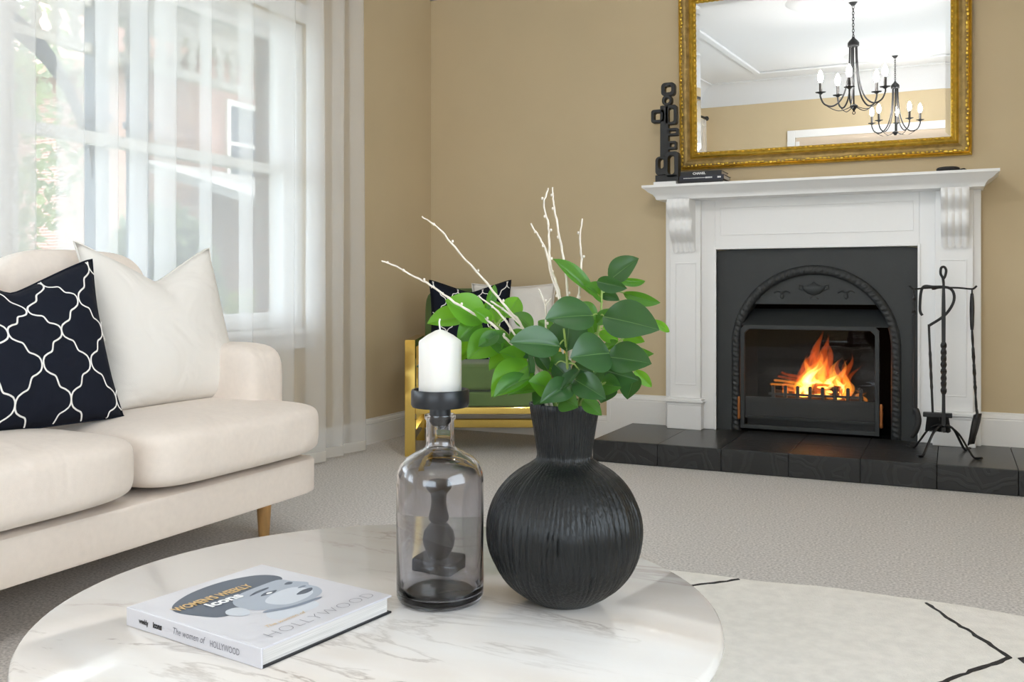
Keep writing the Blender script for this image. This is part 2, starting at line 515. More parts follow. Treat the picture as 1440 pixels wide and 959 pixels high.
for a, b in WINS: bk.box(XL - 0.34, XL - 0.222, a - 0.03, b + 0.03, -0.4, WZ0 - 0.02).box(XL - 0.34, XL - 0.222, a - 0.03, b + 0.03, WZ1 + 0.02, 2.6)
structure(bk.build('wall_outside', 'brick_grey'), 'brick outer skin of the window wall', 'wall')
wf = MB()
FO = (-1.06, -0.206, 0.0, 0.99)
wf.box(XL - 0.22, FO[0], YF, YF + 0.12, 0, H).box(FO[1], XR + 0.2, YF, YF + 0.12, 0, H).box(FO[0], FO[1], YF, YF + 0.12, FO[3], H)
wf.box(FO[0] - 0.1, FO[1] + 0.1, YF + 0.47, YF + 0.55, 0, 1.3)
structure(wf.build('wall_far', 'wall'), 'beige painted fireplace wall', 'wall')
RW = (-0.95, 1.65, 0.60, 2.15)                 # side wall window added for fill light, out of view beside the camera
structure(MB().box(XR, XR + 0.2, YN, RW[0], 0, H).box(XR, XR + 0.2, RW[1], YF, 0, H).box(XR, XR + 0.2, RW[0], RW[1], 0, RW[2]).box(XR, XR + 0.2, RW[0], RW[1], RW[3], H).build('wall_right', 'wall'), 'beige painted side wall facing the window', 'wall')
NW = (-1.72, 0.42, 0.55, 2.14)                 # window in the wall facing the fireplace
wn = MB()
wn.box(XL - 0.22, NW[0], YN - 0.2, YN, 0, H).box(NW[1], XR + 0.2, YN - 0.2, YN, 0, H).box(NW[0], NW[1], YN - 0.2, YN, 0, NW[2]).box(NW[0], NW[1], YN - 0.2, YN, NW[3], H)
structure(wn.build('wall_near', 'wall'), 'beige painted wall seen in the mirror', 'wall')

# skirting boards with a moulded top
def board(pts, name, zb, zt, label, th=0.02):
    (x0, y0), (x1, y1) = pts
    b = MB()
    d = Vector((x1 - x0, y1 - y0, 0)).normalized(); nrm = Vector((-d.y, d.x, 0))
    prof = [(0, zb), (th, zb), (th, zt - 0.035), (th - 0.003, zt - 0.03), (th, zt - 0.026), (th - 0.005, zt - 0.014), (th - 0.012, zt - 0.008), (th - 0.012, zt), (0, zt)]
    v = [Vector((px, py, 0)) + nrm * o + Vector((0, 0, z)) for (px, py) in pts for o, z in prof]
    n = len(prof)
    b.add(v, [(i, (i + 1) % n, n + (i + 1) % n, n + i) for i in range(n)] + [tuple(range(n)), tuple(range(2 * n - 1, n - 1, -1))])
    return structure(b.build(name, 'trim'), label, 'baseboard')
board([(XL, YF), (XL, YN)], 'baseboard_left', 0, 0.135, 'white moulded baseboard under the window')
HZ, HX0, HX1, HY = 0.105, -1.585, 0.335, 4.28
board([(-1.72, YF), (XL, YF)], 'baseboard_far', 0, 0.135, 'white baseboard behind the armchair')
board([(-1.385, YF), (-1.72, YF)], 'baseboard_far', 0.0, 0.26, 'white baseboard stepped up beside the hearth')
board([(0.47, YF), (0.118, YF)], 'baseboard_far', 0.0, 0.26, 'white baseboard stepped up behind the tool stand')
board([(XR, YF), (0.47, YF)], 'baseboard_far', 0, 0.135, 'white baseboard beyond the hearth')
board([(XL, YN), (XR, YN)], 'baseboard_near', 0, 0.135, 'white baseboard under the near window')
board([(XR, YN), (XR, YF)], 'baseboard_right', 0, 0.135, 'white baseboard of the side wall')
for k, x in enumerate((-1.7215, 0.4715)):     # mitred upright where the board steps up
    structure(MB().box(x - 0.0115, x + 0.0115, YF - 0.024, YF - 0.001, 0.10, 0.262).build('trim_%d' % (k + 1), 'trim', bev=0.003), 'upright mitred moulding at baseboard step', 'trim')
# cornice and ceiling panel moulding, roses
def cove(pts, name):
    b = MB()
    (x0, y0), (x1, y1) = pts
    d = Vector((x1 - x0, y1 - y0, 0)).normalized(); nrm = Vector((-d.y, d.x, 0))
    prof = [(0, H), (0, H - 0.265), (0.018, H - 0.265), (0.018, H - 0.245)] + [(0.018 + 0.15 * (1 - math.cos(a)), H - 0.245 + 0.23 * math.sin(a)) for a in [PI / 2 * k / 6 for k in range(1, 7)]] + [(0.19, H - 0.015), (0.19, H)]
    n = len(prof)
    v = [Vector((px, py, 0)) + nrm * o + Vector((0, 0, z)) for (px, py) in pts for o, z in prof]
    b.add(v, [(i, (i + 1) % n, n + (i + 1) % n, n + i) for i in range(n)] + [tuple(range(n)), tuple(range(2 * n - 1, n - 1, -1))])
    return structure(b.build(name, 'ceiling', smooth=40), 'white coved plaster cornice', 'trim')
cove([(XL, YN), (XR, YN)], 'trim_3'); cove([(XR, YF), (XL, YF)], 'trim_4')
cove([(XL, YF), (XL, YN)], 'trim_5'); cove([(XR, YN), (XR, YF)], 'trim_6')
cm = MB()
ox0, ox1, oy0, oy1 = -2.05, 0.79, -1.19, 4.19
for (x0, x1, y0, y1) in ((ox0, ox1, oy0, oy0 + 0.07), (ox0, ox1, oy1 - 0.07, oy1), (ox0, ox0 + 0.07, oy0 + 0.07, oy1 - 0.07), (ox1 - 0.07, ox1, oy0 + 0.07, oy1 - 0.07)):
    cm.box(x0, x1, y0, y1, H - 0.025, H)
structure(cm.build('trim_7', 'ceiling', bev=0.01), 'raised rectangular plaster moulding on the ceiling', 'trim')
CH = [(-0.69, 2.12), (-0.54, -0.73)]
for k, (x, y) in enumerate(CH):
    prof = [(0.0, -0.03), (0.10, -0.03), (0.14, -0.012), (0.22, -0.02), (0.30, -0.01), (0.38, -0.025), (0.46, -0.02), (0.50, 0.0)]
    structure(MB().lathe(prof, 48, (x, y, H), lambda a, t, z: 1 + 0.02 * math.cos(16 * a) * (0.3 < t < 0.95)).build('trim_%d' % (8 + k), 'ceiling', smooth=50), 'round plaster ceiling rose above a chandelier', 'trim')

# ------------------------------------------------------------------ windows
def window(name, lo, hi, z0, z1, place, label, inward=1):
    # local frame: x along the wall, y out of the room, z up
    root = bpy.data.objects.new(name, None); C.objects.link(root)
    structure(root, label, 'window')
    root.location, root.rotation_euler = place
    W2 = hi - lo
    fr = MB().box(0, 0.045, 0.02, 0.16, z0, z1).box(W2 - 0.045, W2, 0.02, 0.16, z0, z1).box(0.045, W2 - 0.045, 0.02, 0.16, z1 - 0.045, z1).box(0.045, W2 - 0.045, 0.02, 0.16, z0, z0 + 0.03)
    fr.build('window_frame', 'trim', root, bev=0.003)
    ar = MB().box(-0.09, 0.0, -0.02, 0.0, z0 - 0.0, z1 + 0.09).box(W2, W2 + 0.09, -0.02, 0.0, z0, z1 + 0.09).box(0, W2, -0.02, 0.0, z1, z1 + 0.09)
    if W2 < 1.5: ar = MB().box(-0.06, 0.0, -0.02, 0.0, z0, z1 + 0.09).box(W2, W2 + (0.06 if hi < 3 else 0.09), -0.02, 0.0, z0, z1 + 0.09).box(0, W2, -0.02, 0.0, z1, z1 + 0.09)
    ar.build('architrave', 'trim', root, bev=0.004)
    MB().box(-0.0595, W2 + 0.0595, -0.045, 0.02, z0 - 0.03, z0).build('window_sill', 'trim', root, bev=0.005)
    MB().box(-0.059, W2 + 0.059, -0.018, 0.0, z0 - 0.10, z0 - 0.03).build('apron', 'trim', root, bev=0.003)
    zm = (z0 + z1) / 2 + 0.02
    for a, b, y in ((zm - 0.02, z1 - 0.045, 0.10), (z0 + 0.03, zm + 0.02, 0.06)):
        s_ = MB()
        s_.box(0.045, 0.09, y, y + 0.035, a, b).box(W2 - 0.09, W2 - 0.045, y, y + 0.035, a, b)
        s_.box(0.09, W2 - 0.09, y, y + 0.035, a, a + 0.045).box(0.09, W2 - 0.09, y, y + 0.035, b - 0.045, b)
        so = s_.build('sash', 'trim', root, bev=0.003)
        MB().box(0.09, W2 - 0.09, y + 0.015, y + 0.019, a + 0.045, b - 0.045).build('pane', 'pane', so)
    # daylight portal just outside the glass
    pd = bpy.data.lights.new('portal', 'AREA'); pd.shape = 'RECTANGLE'; pd.size = W2; pd.size_y = z1 - z0
    pd.cycles.is_portal = True
    po = bpy.data.objects.new('portal', pd); C.objects.link(po)
    po.parent = root; po.location = (W2 / 2, 0.20, (z0 + z1) / 2); po.rotation_euler = (-PI / 2, 0, 0)
    return root
for k, (a, b) in enumerate(WINS):
    window('window_%d' % (k + 1), a, b, WZ0, WZ1, ((XL, a, 0), (0, 0, PI / 2)), ['white sash window behind the sheer curtain', 'white sash window behind the sofa back', 'white sash window nearest the near wall'][k])
window('window_4', NW[0], NW[1], NW[2], NW[3], ((NW[1], YN, 0), (0, 0, PI)), 'wide white framed window facing the fireplace')
window('window_5', RW[0], RW[1], RW[2], RW[3], ((XR, RW[1], 0), (0, 0, -PI / 2)), 'unseen wide white framed window added to the side wall for fill light')
bl = MB()
for k in range(11): bl.box(NW[0] + 0.01, NW[1] - 0.01, YN - 0.012 - 0.004 * k, YN - 0.004 - 0.004 * k, NW[3] - 0.07 - 0.07 * k, NW[3] - 0.0 - 0.07 * k + 0.0)
tag(bl.build('roman_blind', 'blind'), 'pale beige roman blind drawn up in the window facing the fireplace', 'blind')

# ------------------------------------------------------------------ curtains on the window wall
def curtain(y0, y1, nf, label, x0=-2.757, amp=0.032, ztop=2.41, seed=1, zbot=0.012):
    rnd = random.Random(seed)
    cols = nf * 14
    ws = [rnd.uniform(0.65, 1.45) for _ in range(nf)]
    tot = sum(ws)
    am = [rnd.uniform(0.6, 1.15) for _ in range(nf + 1)]
    sl = [rnd.uniform(-0.02, 0.02) for _ in range(nf + 1)]
    kk = [rnd.uniform(0.22, 0.42) for _ in range(nf)]
    rows = 16
    v, f = [], []
    for r in range(rows + 1):
        z = ztop + (zbot - ztop) * r / rows
        acc = 0
        for k in range(nf):
            for j in range(20):
                t = j / 20
                ph = 2 * PI * t
                s = acc + ws[k] * t
                A = am[k] * (1 - t) + am[k + 1] * t
                y = y0 + (y1 - y0) * s / tot
                fan = (r / rows - 0.5)
                y += (sl[k] * (1 - t) + sl[k + 1] * t) * fan + ws[k] * (y1 - y0) / tot * kk[k] * math.sin(ph)
                x = x0 + amp * A * math.sin(ph) + 0.006 * math.sin(3.1 * s + 2 * fan)
                v.append((x, y, z))
            acc += ws[k]
    n = nf * 20
    for r in range(rows):
        for k in range(n - 1): f.append((r * n + k, r * n + k + 1, (r + 1) * n + k + 1, (r + 1) * n + k))
    root = thing('sheer_curtain', (x0, y1, 0), label, 'curtain')
    b = MB(); b.add(v, f)
    o = b.build('voile', 'sheer', root, smooth=180, world=True, fix=False)
    hv = [Vector(p) for p in v[-2 * n:]]
    b = MB(); b.add([p + Vector((0.0015, 0, 0)) for p in hv[n:]] + [p + Vector((0.0015, 0, 0.05)) for p in hv[n:]], [(k, k + 1, n + k + 1, n + k) for k in range(n - 1)])
    b.build('hem', 'hem', root, smooth=180, world=True, fix=False)
    b = MB(); b.add([p + Vector((0.0015, 0, 0)) for p in v[:n]] if False else [Vector(p) + Vector((0.0015, 0, 0.0)) for p in v[:n]] + [Vector(p) + Vector((0.0015, 0, -0.08)) for p in v[:n]], [(k, k + 1, n + k + 1, n + k) for k in range(n - 1)])
    b.build('heading_tape', 'hem', root, smooth=180, world=True, fix=False)
    return root
curtain(0.20, 4.07, 21, 'long white sheer curtain covering the window behind the sofa', seed=4)
curtain(-1.72, -1.15, 7, 'bunched white sheer curtain beside the near wall', seed=9, amp=0.034)
rd = thing('curtain_rod', (-2.757, 1.15, 2.44), 'dark curtain rod above the sheer curtains', 'curtain rod')
MB().tube([(-2.757, -1.76, 2.44), (-2.757, 4.06, 2.44)], 0.014, 12).build('pole', 'iron', rd, smooth=40, world=True)
for y in (-1.78, 4.08):
    MB().lathe([(0.0, -0.03), (0.02, -0.025), (0.03, 0), (0.02, 0.025), (0, 0.03)], 14, (-2.757, y, 2.44)).build('finial', 'iron', rd, smooth=60, world=True)
for y in (-1.2, 1.15, 4.045):
    MB().box(XL, -2.757, y - 0.01, y + 0.01, 2.415, 2.435).build('bracket', 'iron', rd, world=True)

# ================================================================== FIREPLACE
mt = thing('mantelpiece', (FX, 4.86, HZ), 'white painted timber mantelpiece with scrolled corbels around the fireplace', 'mantelpiece')
def mp(b, name, **k):
    return b.build(name, k.pop('m', 'white_timber'), k.pop('parent', mt), world=True, **k)
MH = 0.752
board_y = 4.862
bb = MB().box(FX - MH, -1.122, board_y, YF, HZ, 1.305).box(-0.144, FX + MH, board_y, YF, HZ, 1.305).box(-1.122, -0.144, board_y, YF, 1.043, 1.305)
mp(bb, 'surround', bev=0.003)
tr = MB().box(-1.126, -1.114, board_y - 0.008, board_y, HZ, 1.055).box(-0.152, -0.14, board_y - 0.008, board_y, HZ, 1.055).box(-1.114, -0.152, board_y - 0.008, board_y, 1.043, 1.055)
mp(tr, 'opening_bead', bev=0.002)
def rect_bead(x0, x1, z0, z1, y, w=0.006, d=0.004):
    return MB().box(x0, x1, y - d, y, z0, z0 + w).box(x0, x1, y - d, y, z1 - w, z1).box(x0, x0 + w, y - d, y, z0 + w, z1 - w).box(x1 - w, x1, y - d, y, z0 + w, z1 - w)
mp(rect_bead(-1.097, -0.169, 1.115, 1.262, board_y), 'frieze_panel', bev=0.0015)
# shelf
sh = MB()
def rect_loop(x0, x1, y0, z): return [(x0, y0, z), (x1, y0, z), (x1, YF, z), (x0, YF, z)]
SX0, SX1, SY = -1.455, 0.189, 4.655
prof = [(0.0, 1.372), (0.0, 1.360), (0.006, 1.356), (0.012, 1.352), (0.026, 1.338), (0.046, 1.326), (0.056, 1.312), (0.06, 1.300)]
v, f = [], []
for o_, z in prof: v += rect_loop(SX0 + o_, SX1 - o_, SY + o_, z)
for i in range(len(prof) - 1):
    for k in range(4): f.append((i * 4 + k, i * 4 + (k + 1) % 4, (i + 1) * 4 + (k + 1) % 4, (i + 1) * 4 + k))
f += [(3, 2, 1, 0), tuple(len(prof) * 4 - 4 + k for k in range(4))]
mp(sh.add(v, f), 'shelf', smooth=25)
for side in (0, 1):
    mx = lambda x: x if side == 0 else 2 * FX - x
    def bxm(b, x0, x1, *r):
        a, c = sorted((mx(x0), mx(x1)))
        return b.box(a, c, *r)
    pil = mp(bxm(MB(), -1.352, -1.19, 4.826, board_y, 0.262, 1.30), 'pilaster', bev=0.003)
    a, c = sorted((mx(-1.325), mx(-1.212)))
    mp(rect_bead(a, c, 0.335, 0.975, 4.826), 'panel_bead', bev=0.0015)
    pl = bxm(MB(), -1.362, -1.18, 4.800, board_y, HZ, 0.232)
    mp(pl, 'plinth', bev=0.003)
    cp = MB()
    for (o_, z0, z1) in ((0.003, 0.232, 0.242), (0.011, 0.246, 0.257), (0.004, 0.257, 0.267), (-0.002, 0.242, 0.246)): bxm(cp, -1.362 - o_, -1.18 + o_, 4.800 - o_, board_y, z0, z1)
    mp(cp, 'plinth_cap', bev=0.002)
    # scrolled corbel: fluted S profile
    cor = MB()
    x0, x1 = sorted((mx(-1.334), mx(-1.216)))
    zs = [1.30 - 0.262 * k / 40 for k in range(41)]
    cols = 36
    vv, ff = [], []
    for i, z in enumerate(zs):
        t = i / 40
        base = 0.112 * (1 - t) ** 1.15 + 0.030 * math.sin(PI * min(1, t / 0.36)) * (t < 0.36) + 0.034 * math.sin(PI * (t - 0.42) / 0.42) * (0.42 < t < 0.84) + 0.012
        for j in range(cols + 1):
            u = j / cols
            fl = 0.007 * abs(math.sin(PI * 4 * u)) if 0.02 < t < 0.97 else 0.003
            edge = -0.0
            taper = max(0.0, t - 0.86) / 0.14
            dz = -0.014 * taper * abs(math.sin(PI * 4 * u))
            vv.append((x0 + (x1 - x0) * u, 4.826 - base - fl * (0.6 + 0.4 * (1 - taper)), z + dz))
    for i in range(40):
        for j in range(cols): ff.append((i * (cols + 1) + j, i * (cols + 1) + j + 1, (i + 1) * (cols + 1) + j + 1, (i + 1) * (cols + 1) + j))
    nb = len(vv)
    for i, z in enumerate(zs): vv += [(x0, 4.8255, z), (x1, 4.8255, z)]
    for i in range(40):
        ff.append((i * (cols + 1), (i + 1) * (cols + 1), nb + 2 * (i + 1), nb + 2 * i))
        ff.append((i * (cols + 1) + cols, nb + 2 * i + 1, nb + 2 * i + 3, (i + 1) * (cols + 1) + cols))
    ff.append(tuple([40 * (cols + 1) + j for j in range(cols + 1)] + [nb + 81, nb + 80]))
    cor.add(vv, ff)
    mp(cor, 'corbel', smooth=50)

# cast iron insert
fi = thing('fireplace_insert', (FX, 4.89, HZ), 'black cast iron fireplace insert with arched moulding and glazed door', 'fireplace')
def fp(b, name, m='cast_iron', parent=None, **k): return b.build(name, m, parent or fi, world=True, **k)
AZ, AR, AI = 0.549, 0.407, 0.362
def arch(r, zb, n=28): return [(FX - r, zb)] + [(FX + r * math.cos(PI - PI * k / n), AZ + r * math.sin(PI * k / n)) for k in range(n + 1)] + [(FX + r, zb)]
inn = arch(AI, HZ)
x0, x1, zt = -1.118, -0.148, 1.045
def outp(p):
    x, z = p
    if z <= AZ: return (x0 if x < FX else x1, z)
    a = math.atan2(z - AZ, x - FX)
    k = min((x1 - FX) / max(1e-6, abs(math.cos(a))), (zt - AZ) / max(1e-6, math.sin(a)))
    return (FX + k * math.cos(a), AZ + k * math.sin(a))
out = [outp(p) for p in inn]
out[0] = (x0, HZ); out[-1] = (x1, HZ)
n = len(inn)
b = MB()
b.add([(x, 4.890, z) for x, z in out] + [(x, 4.890, z) for x, z in inn] + [(x, 4.93, z) for x, z in out] + [(x, 4.99, z) for x, z in inn],
      [(i, i + 1, n + i + 1, n + i) for i in range(n - 1)] + [(n + i, n + i + 1, 3 * n + i + 1, 3 * n + i) for i in range(n - 1)] + [(i, 2 * n + i, 2 * n + i + 1, i + 1) for i in range(n - 1)] + [(2 * n + i, 3 * n + i, 3 * n + i + 1, 2 * n + i + 1) for i in range(n - 1)])
# square off the two top corners
for sx in (x0, x1):
    near = min((p for p in out), key=lambda p: (p[0] - sx) ** 2 + (p[1] - zt) ** 2)
fp(b, 'face_plate')
am = MB()
path = [(x, 4.886, z) for x, z in arch((AR + AI) / 2, HZ + 0.005, 60)]
v, f = [], []
full = arch((AR + AI) / 2, HZ + 0.005, 60)
dense = []
for i in range(len(full) - 1):
    (xa, za), (xb, zb) = full[i], full[i + 1]
    m_ = max(1, int(math.hypot(xb - xa, zb - za) / 0.006))
    for k in range(m_): dense.append((xa + (xb - xa) * k / m_, za + (zb - za) * k / m_))
dense.append(full[-1])
S = 10
for i, (x, z) in enumerate(dense):
    if z <= AZ: nx, nz = (-1 if x < FX else 1), 0
    else:
        d = math.hypot(x - FX, z - AZ); nx, nz = (x - FX) / d, (z - AZ) / d
    for k in range(S + 1):
        a = PI * k / S
        w_ = -math.cos(a) * 0.0235
        hh = 0.020 * math.sin(a) * (1 + 0.16 * math.sin(i * 1.5 + 2.2 * math.cos(a)) * math.sin(a))
        v.append((x + nx * w_, 4.8905 - hh, z + nz * w_))
for i in range(len(dense) - 1):
    for k in range(S): f.append((i * (S + 1) + k, i * (S + 1) + k + 1, (i + 1) * (S + 1) + k + 1, (i + 1) * (S + 1) + k))
fp(am.add(v, f), 'arch_moulding', 'relief_iron', smooth=60)
# tympanum with urn and swags
ZT = 0.760
ty = [(x, z) for x, z in arch(AI + 0.002, HZ, 40) if z > ZT]
lx = math.sqrt((AI + 0.002) ** 2 - (ZT - AZ) ** 2)
ty = [(FX - lx, ZT)] + ty + [(FX + lx, ZT)]
tym = fp(MB().prism(ty, 4.905, 4.93), 'tympanum')
urn = MB()
up = [(0.0, 0.785), (0.024, 0.785), (0.022, 0.792), (0.008, 0.798), (0.008, 0.806), (0.03, 0.814), (0.05, 0.830), (0.056, 0.845), (0.05, 0.850), (0.04, 0.848), (0.034, 0.855), (0.012, 0.862), (0.006, 0.872), (0.0, 0.874)]
urn.lathe([(r, z) for r, z in up], 24).xf(Matrix.Translation((FX, 4.905, 0)) @ Matrix.Diagonal((1, 0.35, 1, 1)))
urn.tube([(FX + dx, 4.902, z) for dx, z in ((-0.05, 0.832), (-0.072, 0.838), (-0.07, 0.858), (-0.054, 0.852))], 0.004, 6).tube([(FX + dx, 4.902, z) for dx, z in ((0.05, 0.832), (0.072, 0.838), (0.07, 0.858), (0.054, 0.852))], 0.004, 6)
urn.build('urn_relief', 'cast_iron', tym, smooth=50, world=True)
for sx in (-1, 1):
    sw = MB()
    cx = FX + sx * 0.155
    sw.tube(smoothpts([(cx - 0.04, 4.903, 0.818), (cx - 0.02, 4.902, 0.828), (cx, 4.900, 0.820), (cx + 0.02, 4.902, 0.828), (cx + 0.04, 4.903, 0.818)], 5), 0.005, 6)
    sw.superbox((cx, 4.903, 0.800), (0.009, 0.005, 0.014), 2.2, 4)
    sw.build('swag_relief', 'cast_iron', tym, smooth=50, world=True)
# smoke hood and firebox
hd = MB().prism([(4.86, 0.653), (4.99, 0.735), (4.995, 0.735), (4.995, 0.650), (4.86, 0.650)], FX - 0.352, FX + 0.352, 'yz')
fp(hd, 'smoke_hood')
fbx = MB()
fbx.box(FO[0] + 0.002, -0.998, 4.94, 5.39, HZ, 0.98).box(-0.268, FO[1] - 0.002, 4.94, 5.39, HZ, 0.98)
fbx.box(-0.998, -0.268, 4.912, 4.99, 0.001, HZ - 0.002).box(-0.998, -0.268, 5.37, 5.39, HZ, 0.98).box(-0.998, -0.268, 4.94, 5.37, 0.96, 0.98).box(-0.998, -0.268, 4.99, 5.37, 0.001, HZ + 0.004)
fp(fbx, 'firebox', 'soot')
# door frame with clipped top corners
DX0, DX1, DZ0, DZ1 = -0.990, -0.322, 0.122, 0.652
def clip(o_, c): return [(DX0 + o_, DZ0 + o_), (DX1 - o_, DZ0 + o_), (DX1 - o_, DZ1 - o_ - c), (DX1 - o_ - c, DZ1 - o_), (DX0 + o_ + c, DZ1 - o_), (DX0 + o_, DZ1 - o_ - c)]
dr = fp(MB().ring(clip(0, 0.02), clip(0.020, 0.022), 4.858, 4.885), 'door', bev=0.003)
MB().prism(clip(0.018, 0.02), 4.868, 4.872).build('door_glass', 'fire_glass', dr, world=True)
for x, z0 in ((DX0 - 0.008, 0.165), (DX1 + 0.008, 0.160)):
    MB().lathe([(0.0, 0), (0.007, 0.003), (0.009, 0.012), (0.007, 0.03), (0.008, 0.06), (0.009, 0.075), (0.007, 0.09), (0.009, 0.105), (0.006, 0.118), (0, 0.12)], 12, (x, 4.862, z0)).build('hinge', 'copper', dr, smooth=40, world=True)
fp(MB().box(DX0 + 0.018, DX1 - 0.018, 4.90, 4.915, 0.186, 0.282), 'fender_panel', bev=0.002)
fp(MB().box(DX0 + 0.018, DX1 - 0.018, 4.885, 4.915, 0.172, 0.186), 'fender_lip', bev=0.002)
fp(MB().box(DX0 + 0.018, DX1 - 0.018, 4.95, 4.96, HZ + 0.006, 0.172), 'ash_drawer')
gr = fp(MB().box(-0.86, -0.40, 4.925, 4.937, 0.292, 0.303).box(-0.86, -0.40, 4.925, 4.937, 0.262, 0.270), 'grate_rail')
for k in range(8):
    x = -0.836 + 0.0605 * k
    MB().box(x - 0.008, x + 0.008, 4.920, 4.942, 0.26, 0.332).superbox((x, 4.931, 0.334), (0.009, 0.011, 0.009), 3, 4).build('grate_bar', 'cast_iron', gr, world=True, bev=0.002)
fp(MB().box(-0.93, -0.34, 4.945, 5.30, 0.20, 0.212), 'grate_floor', 'soot')

# logs and fire
for k, (ax, ay, az, bx_, by, bz, r, lab) in enumerate([
        (-0.86, 5.06, 0.262, -0.42, 5.10, 0.258, 0.046, 'charred log lying level across the back of the fire grate'),
        (-0.84, 5.00, 0.250, -0.50, 5.02, 0.250, 0.037, 'charred log lying at the front of the fire grate'),
        (-0.80, 5.10, 0.330, -0.52, 5.00, 0.318, 0.032, 'charred log laid slanting on top of the other burning logs'),
        (-0.56, 5.02, 0.240, -0.38, 5.00, 0.240, 0.026, 'short charred log end at the side of the grate')]):
    a, b_ = Vector((ax, ay, az)), Vector((bx_, by, bz))
    rt = thing('log', (a + b_) / 2 - Vector((0, 0, r)), lab, 'log', 'logs burning in the fireplace')
    rn = random.Random(k)
    pts = [a.lerp(b_, t / 10) + Vector((0, rn.uniform(-.004, .004), rn.uniform(-.003, .003))) for t in range(11)]
    MB().tube(pts, [r * rn.uniform(0.86, 1.05) for _ in pts], 10).build('bark', 'log', rt, smooth=50, world=True)
    em = MB()
    for q in range(5):
        p = a.lerp(b_, rn.uniform(0.15, 0.85)) + Vector((rn.uniform(-.02, .02), -r * 0.85, rn.uniform(-.3, .5) * r))
        em.superbox(p, (rn.uniform(.012, .03), 0.007, rn.uniform(.004, .008)), 2.2, 4)
    em.build('glowing_crack', 'ember', rt, smooth=60, world=True)['kind'] = 'stuff'
fire = thing('fire', (-0.62, 5.03, 0.27), 'bright orange and yellow fire burning on the logs', 'fire')
rf = random.Random(11)
def flame(cx, cy, z0, h, r, lean, m, ph):
    b = MB()
    n, S = 14, 12
    pts, rad = [], []
    for i in range(n + 1):
        t = i / n
        pts.append((cx + lean * t * t + 0.026 * t * math.sin(7 * t + ph), cy + 0.012 * t * math.sin(4 * t + ph * 2), z0 + h * t))
        rad.append(max(0.0006, r * (math.sin(PI * min(1, (t + 0.10) / 1.10)) ** 0.8) * (1 - t) ** 0.55 * 1.35))
    b.tube(pts, rad, S, flat=0.6, twist=1.2)
    return b.build('flame', m, fire, smooth=80, world=True)
for (cx, h, r, lean, m) in [
        (-0.685, 0.25, 0.042, 0.03, 'flame_red'), (-0.635, 0.29, 0.046, 0.00, 'flame_red'), (-0.585, 0.28, 0.044, -0.01, 'flame_red'), (-0.525, 0.21, 0.036, 0.03, 'flame_red'),
        (-0.49, 0.22, 0.028, 0.04, 'flame_red'), (-0.73, 0.15, 0.036, 0.07, 'flame_red'), (-0.78, 0.085, 0.03, 0.05, 'flame_red'),
        (-0.70, 0.18, 0.034, 0.045, 'flame_orange'), (-0.655, 0.22, 0.034, 0.01, 'flame_orange'), (-0.615, 0.20, 0.036, 0.0, 'flame_orange'), (-0.565, 0.18, 0.036, 0.01, 'flame_orange'),
        (-0.515, 0.17, 0.03, 0.03, 'flame_orange'), (-0.745, 0.10, 0.026, 0.05, 'flame_orange'), (-0.49, 0.11, 0.022, 0.02, 'flame_orange'), (-0.415, 0.06, 0.012, -0.012, 'flame_orange'),
        (-0.69, 0.15, 0.026, 0.045, 'flame_yellow'), (-0.66, 0.13, 0.030, 0.01, 'flame_yellow'), (-0.615, 0.10, 0.030, 0.0, 'flame_yellow'), (-0.57, 0.11, 0.026, 0.01, 'flame_yellow'),
        (-0.525, 0.10, 0.024, 0.02, 'flame_yellow'), (-0.74, 0.06, 0.02, 0.02, 'flame_yellow'), (-0.79, 0.04, 0.018, 0.0, 'flame_orange')]:
    for q_ in range(2): flame(cx + rf.uniform(-0.022, 0.022), 5.03 + rf.uniform(-0.035, 0.035), 0.275 + rf.uniform(-0.01, 0.015), h * rf.uniform(0.85, 1.22), r * rf.uniform(0.55, 0.85), lean + rf.uniform(-0.01, 0.015), m, rf.uniform(0, 6))
for k in range(4):      # low tongues licking sideways over the logs
    z = 0.325 + 0.018 * k
    MB().tube(smoothpts([(-0.70, 5.02, z), (-0.78, 5.02, z + 0.012), (-0.87 + 0.02 * k, 5.01, z + 0.014 + 0.004 * k)], 6), [0.009] * 6 + [0.007] * 6 + [0.001], 8).build('flame', 'flame_orange' if k < 2 else 'flame_red', fire, smooth=80, world=True)

# hearth of black tiles
he = thing('hearth', (FX, (HY + YF) / 2, 0), 'raised hearth of black tiles in front of the fireplace', 'hearth')
MB().box(HX0 + 0.004, HX1 - 0.004, HY + 0.012, YF - 0.021, 0.0, HZ - 0.010).build('core', 'grout', he, world=True)
seams = [HX0] + [-1.26 + 0.30 * k for k in range(6)] + [HX1]
gap = 0.0012
for i in range(len(seams) - 1):
    mid_ = -1.0 < seams[i] < -0.3
    for (y0, y1) in (((HY + 0.012, 4.585), (4.585, YF - 0.021)) if mid_ else ((HY + 0.012, YF - 0.021),)):
        MB().box(seams[i] + gap, seams[i + 1] - gap, y0 + gap, y1 - gap, HZ - 0.010, HZ).build('top_tile', 'tile_face' if mid_ else 'tile_top', he, world=True, bev=0.0015)
    MB().box(seams[i] + gap, seams[i + 1] - gap, HY, HY + 0.012 - gap * 0, 0.001, HZ).build('front_tile', 'tile_face', he, world=True, bev=0.002)

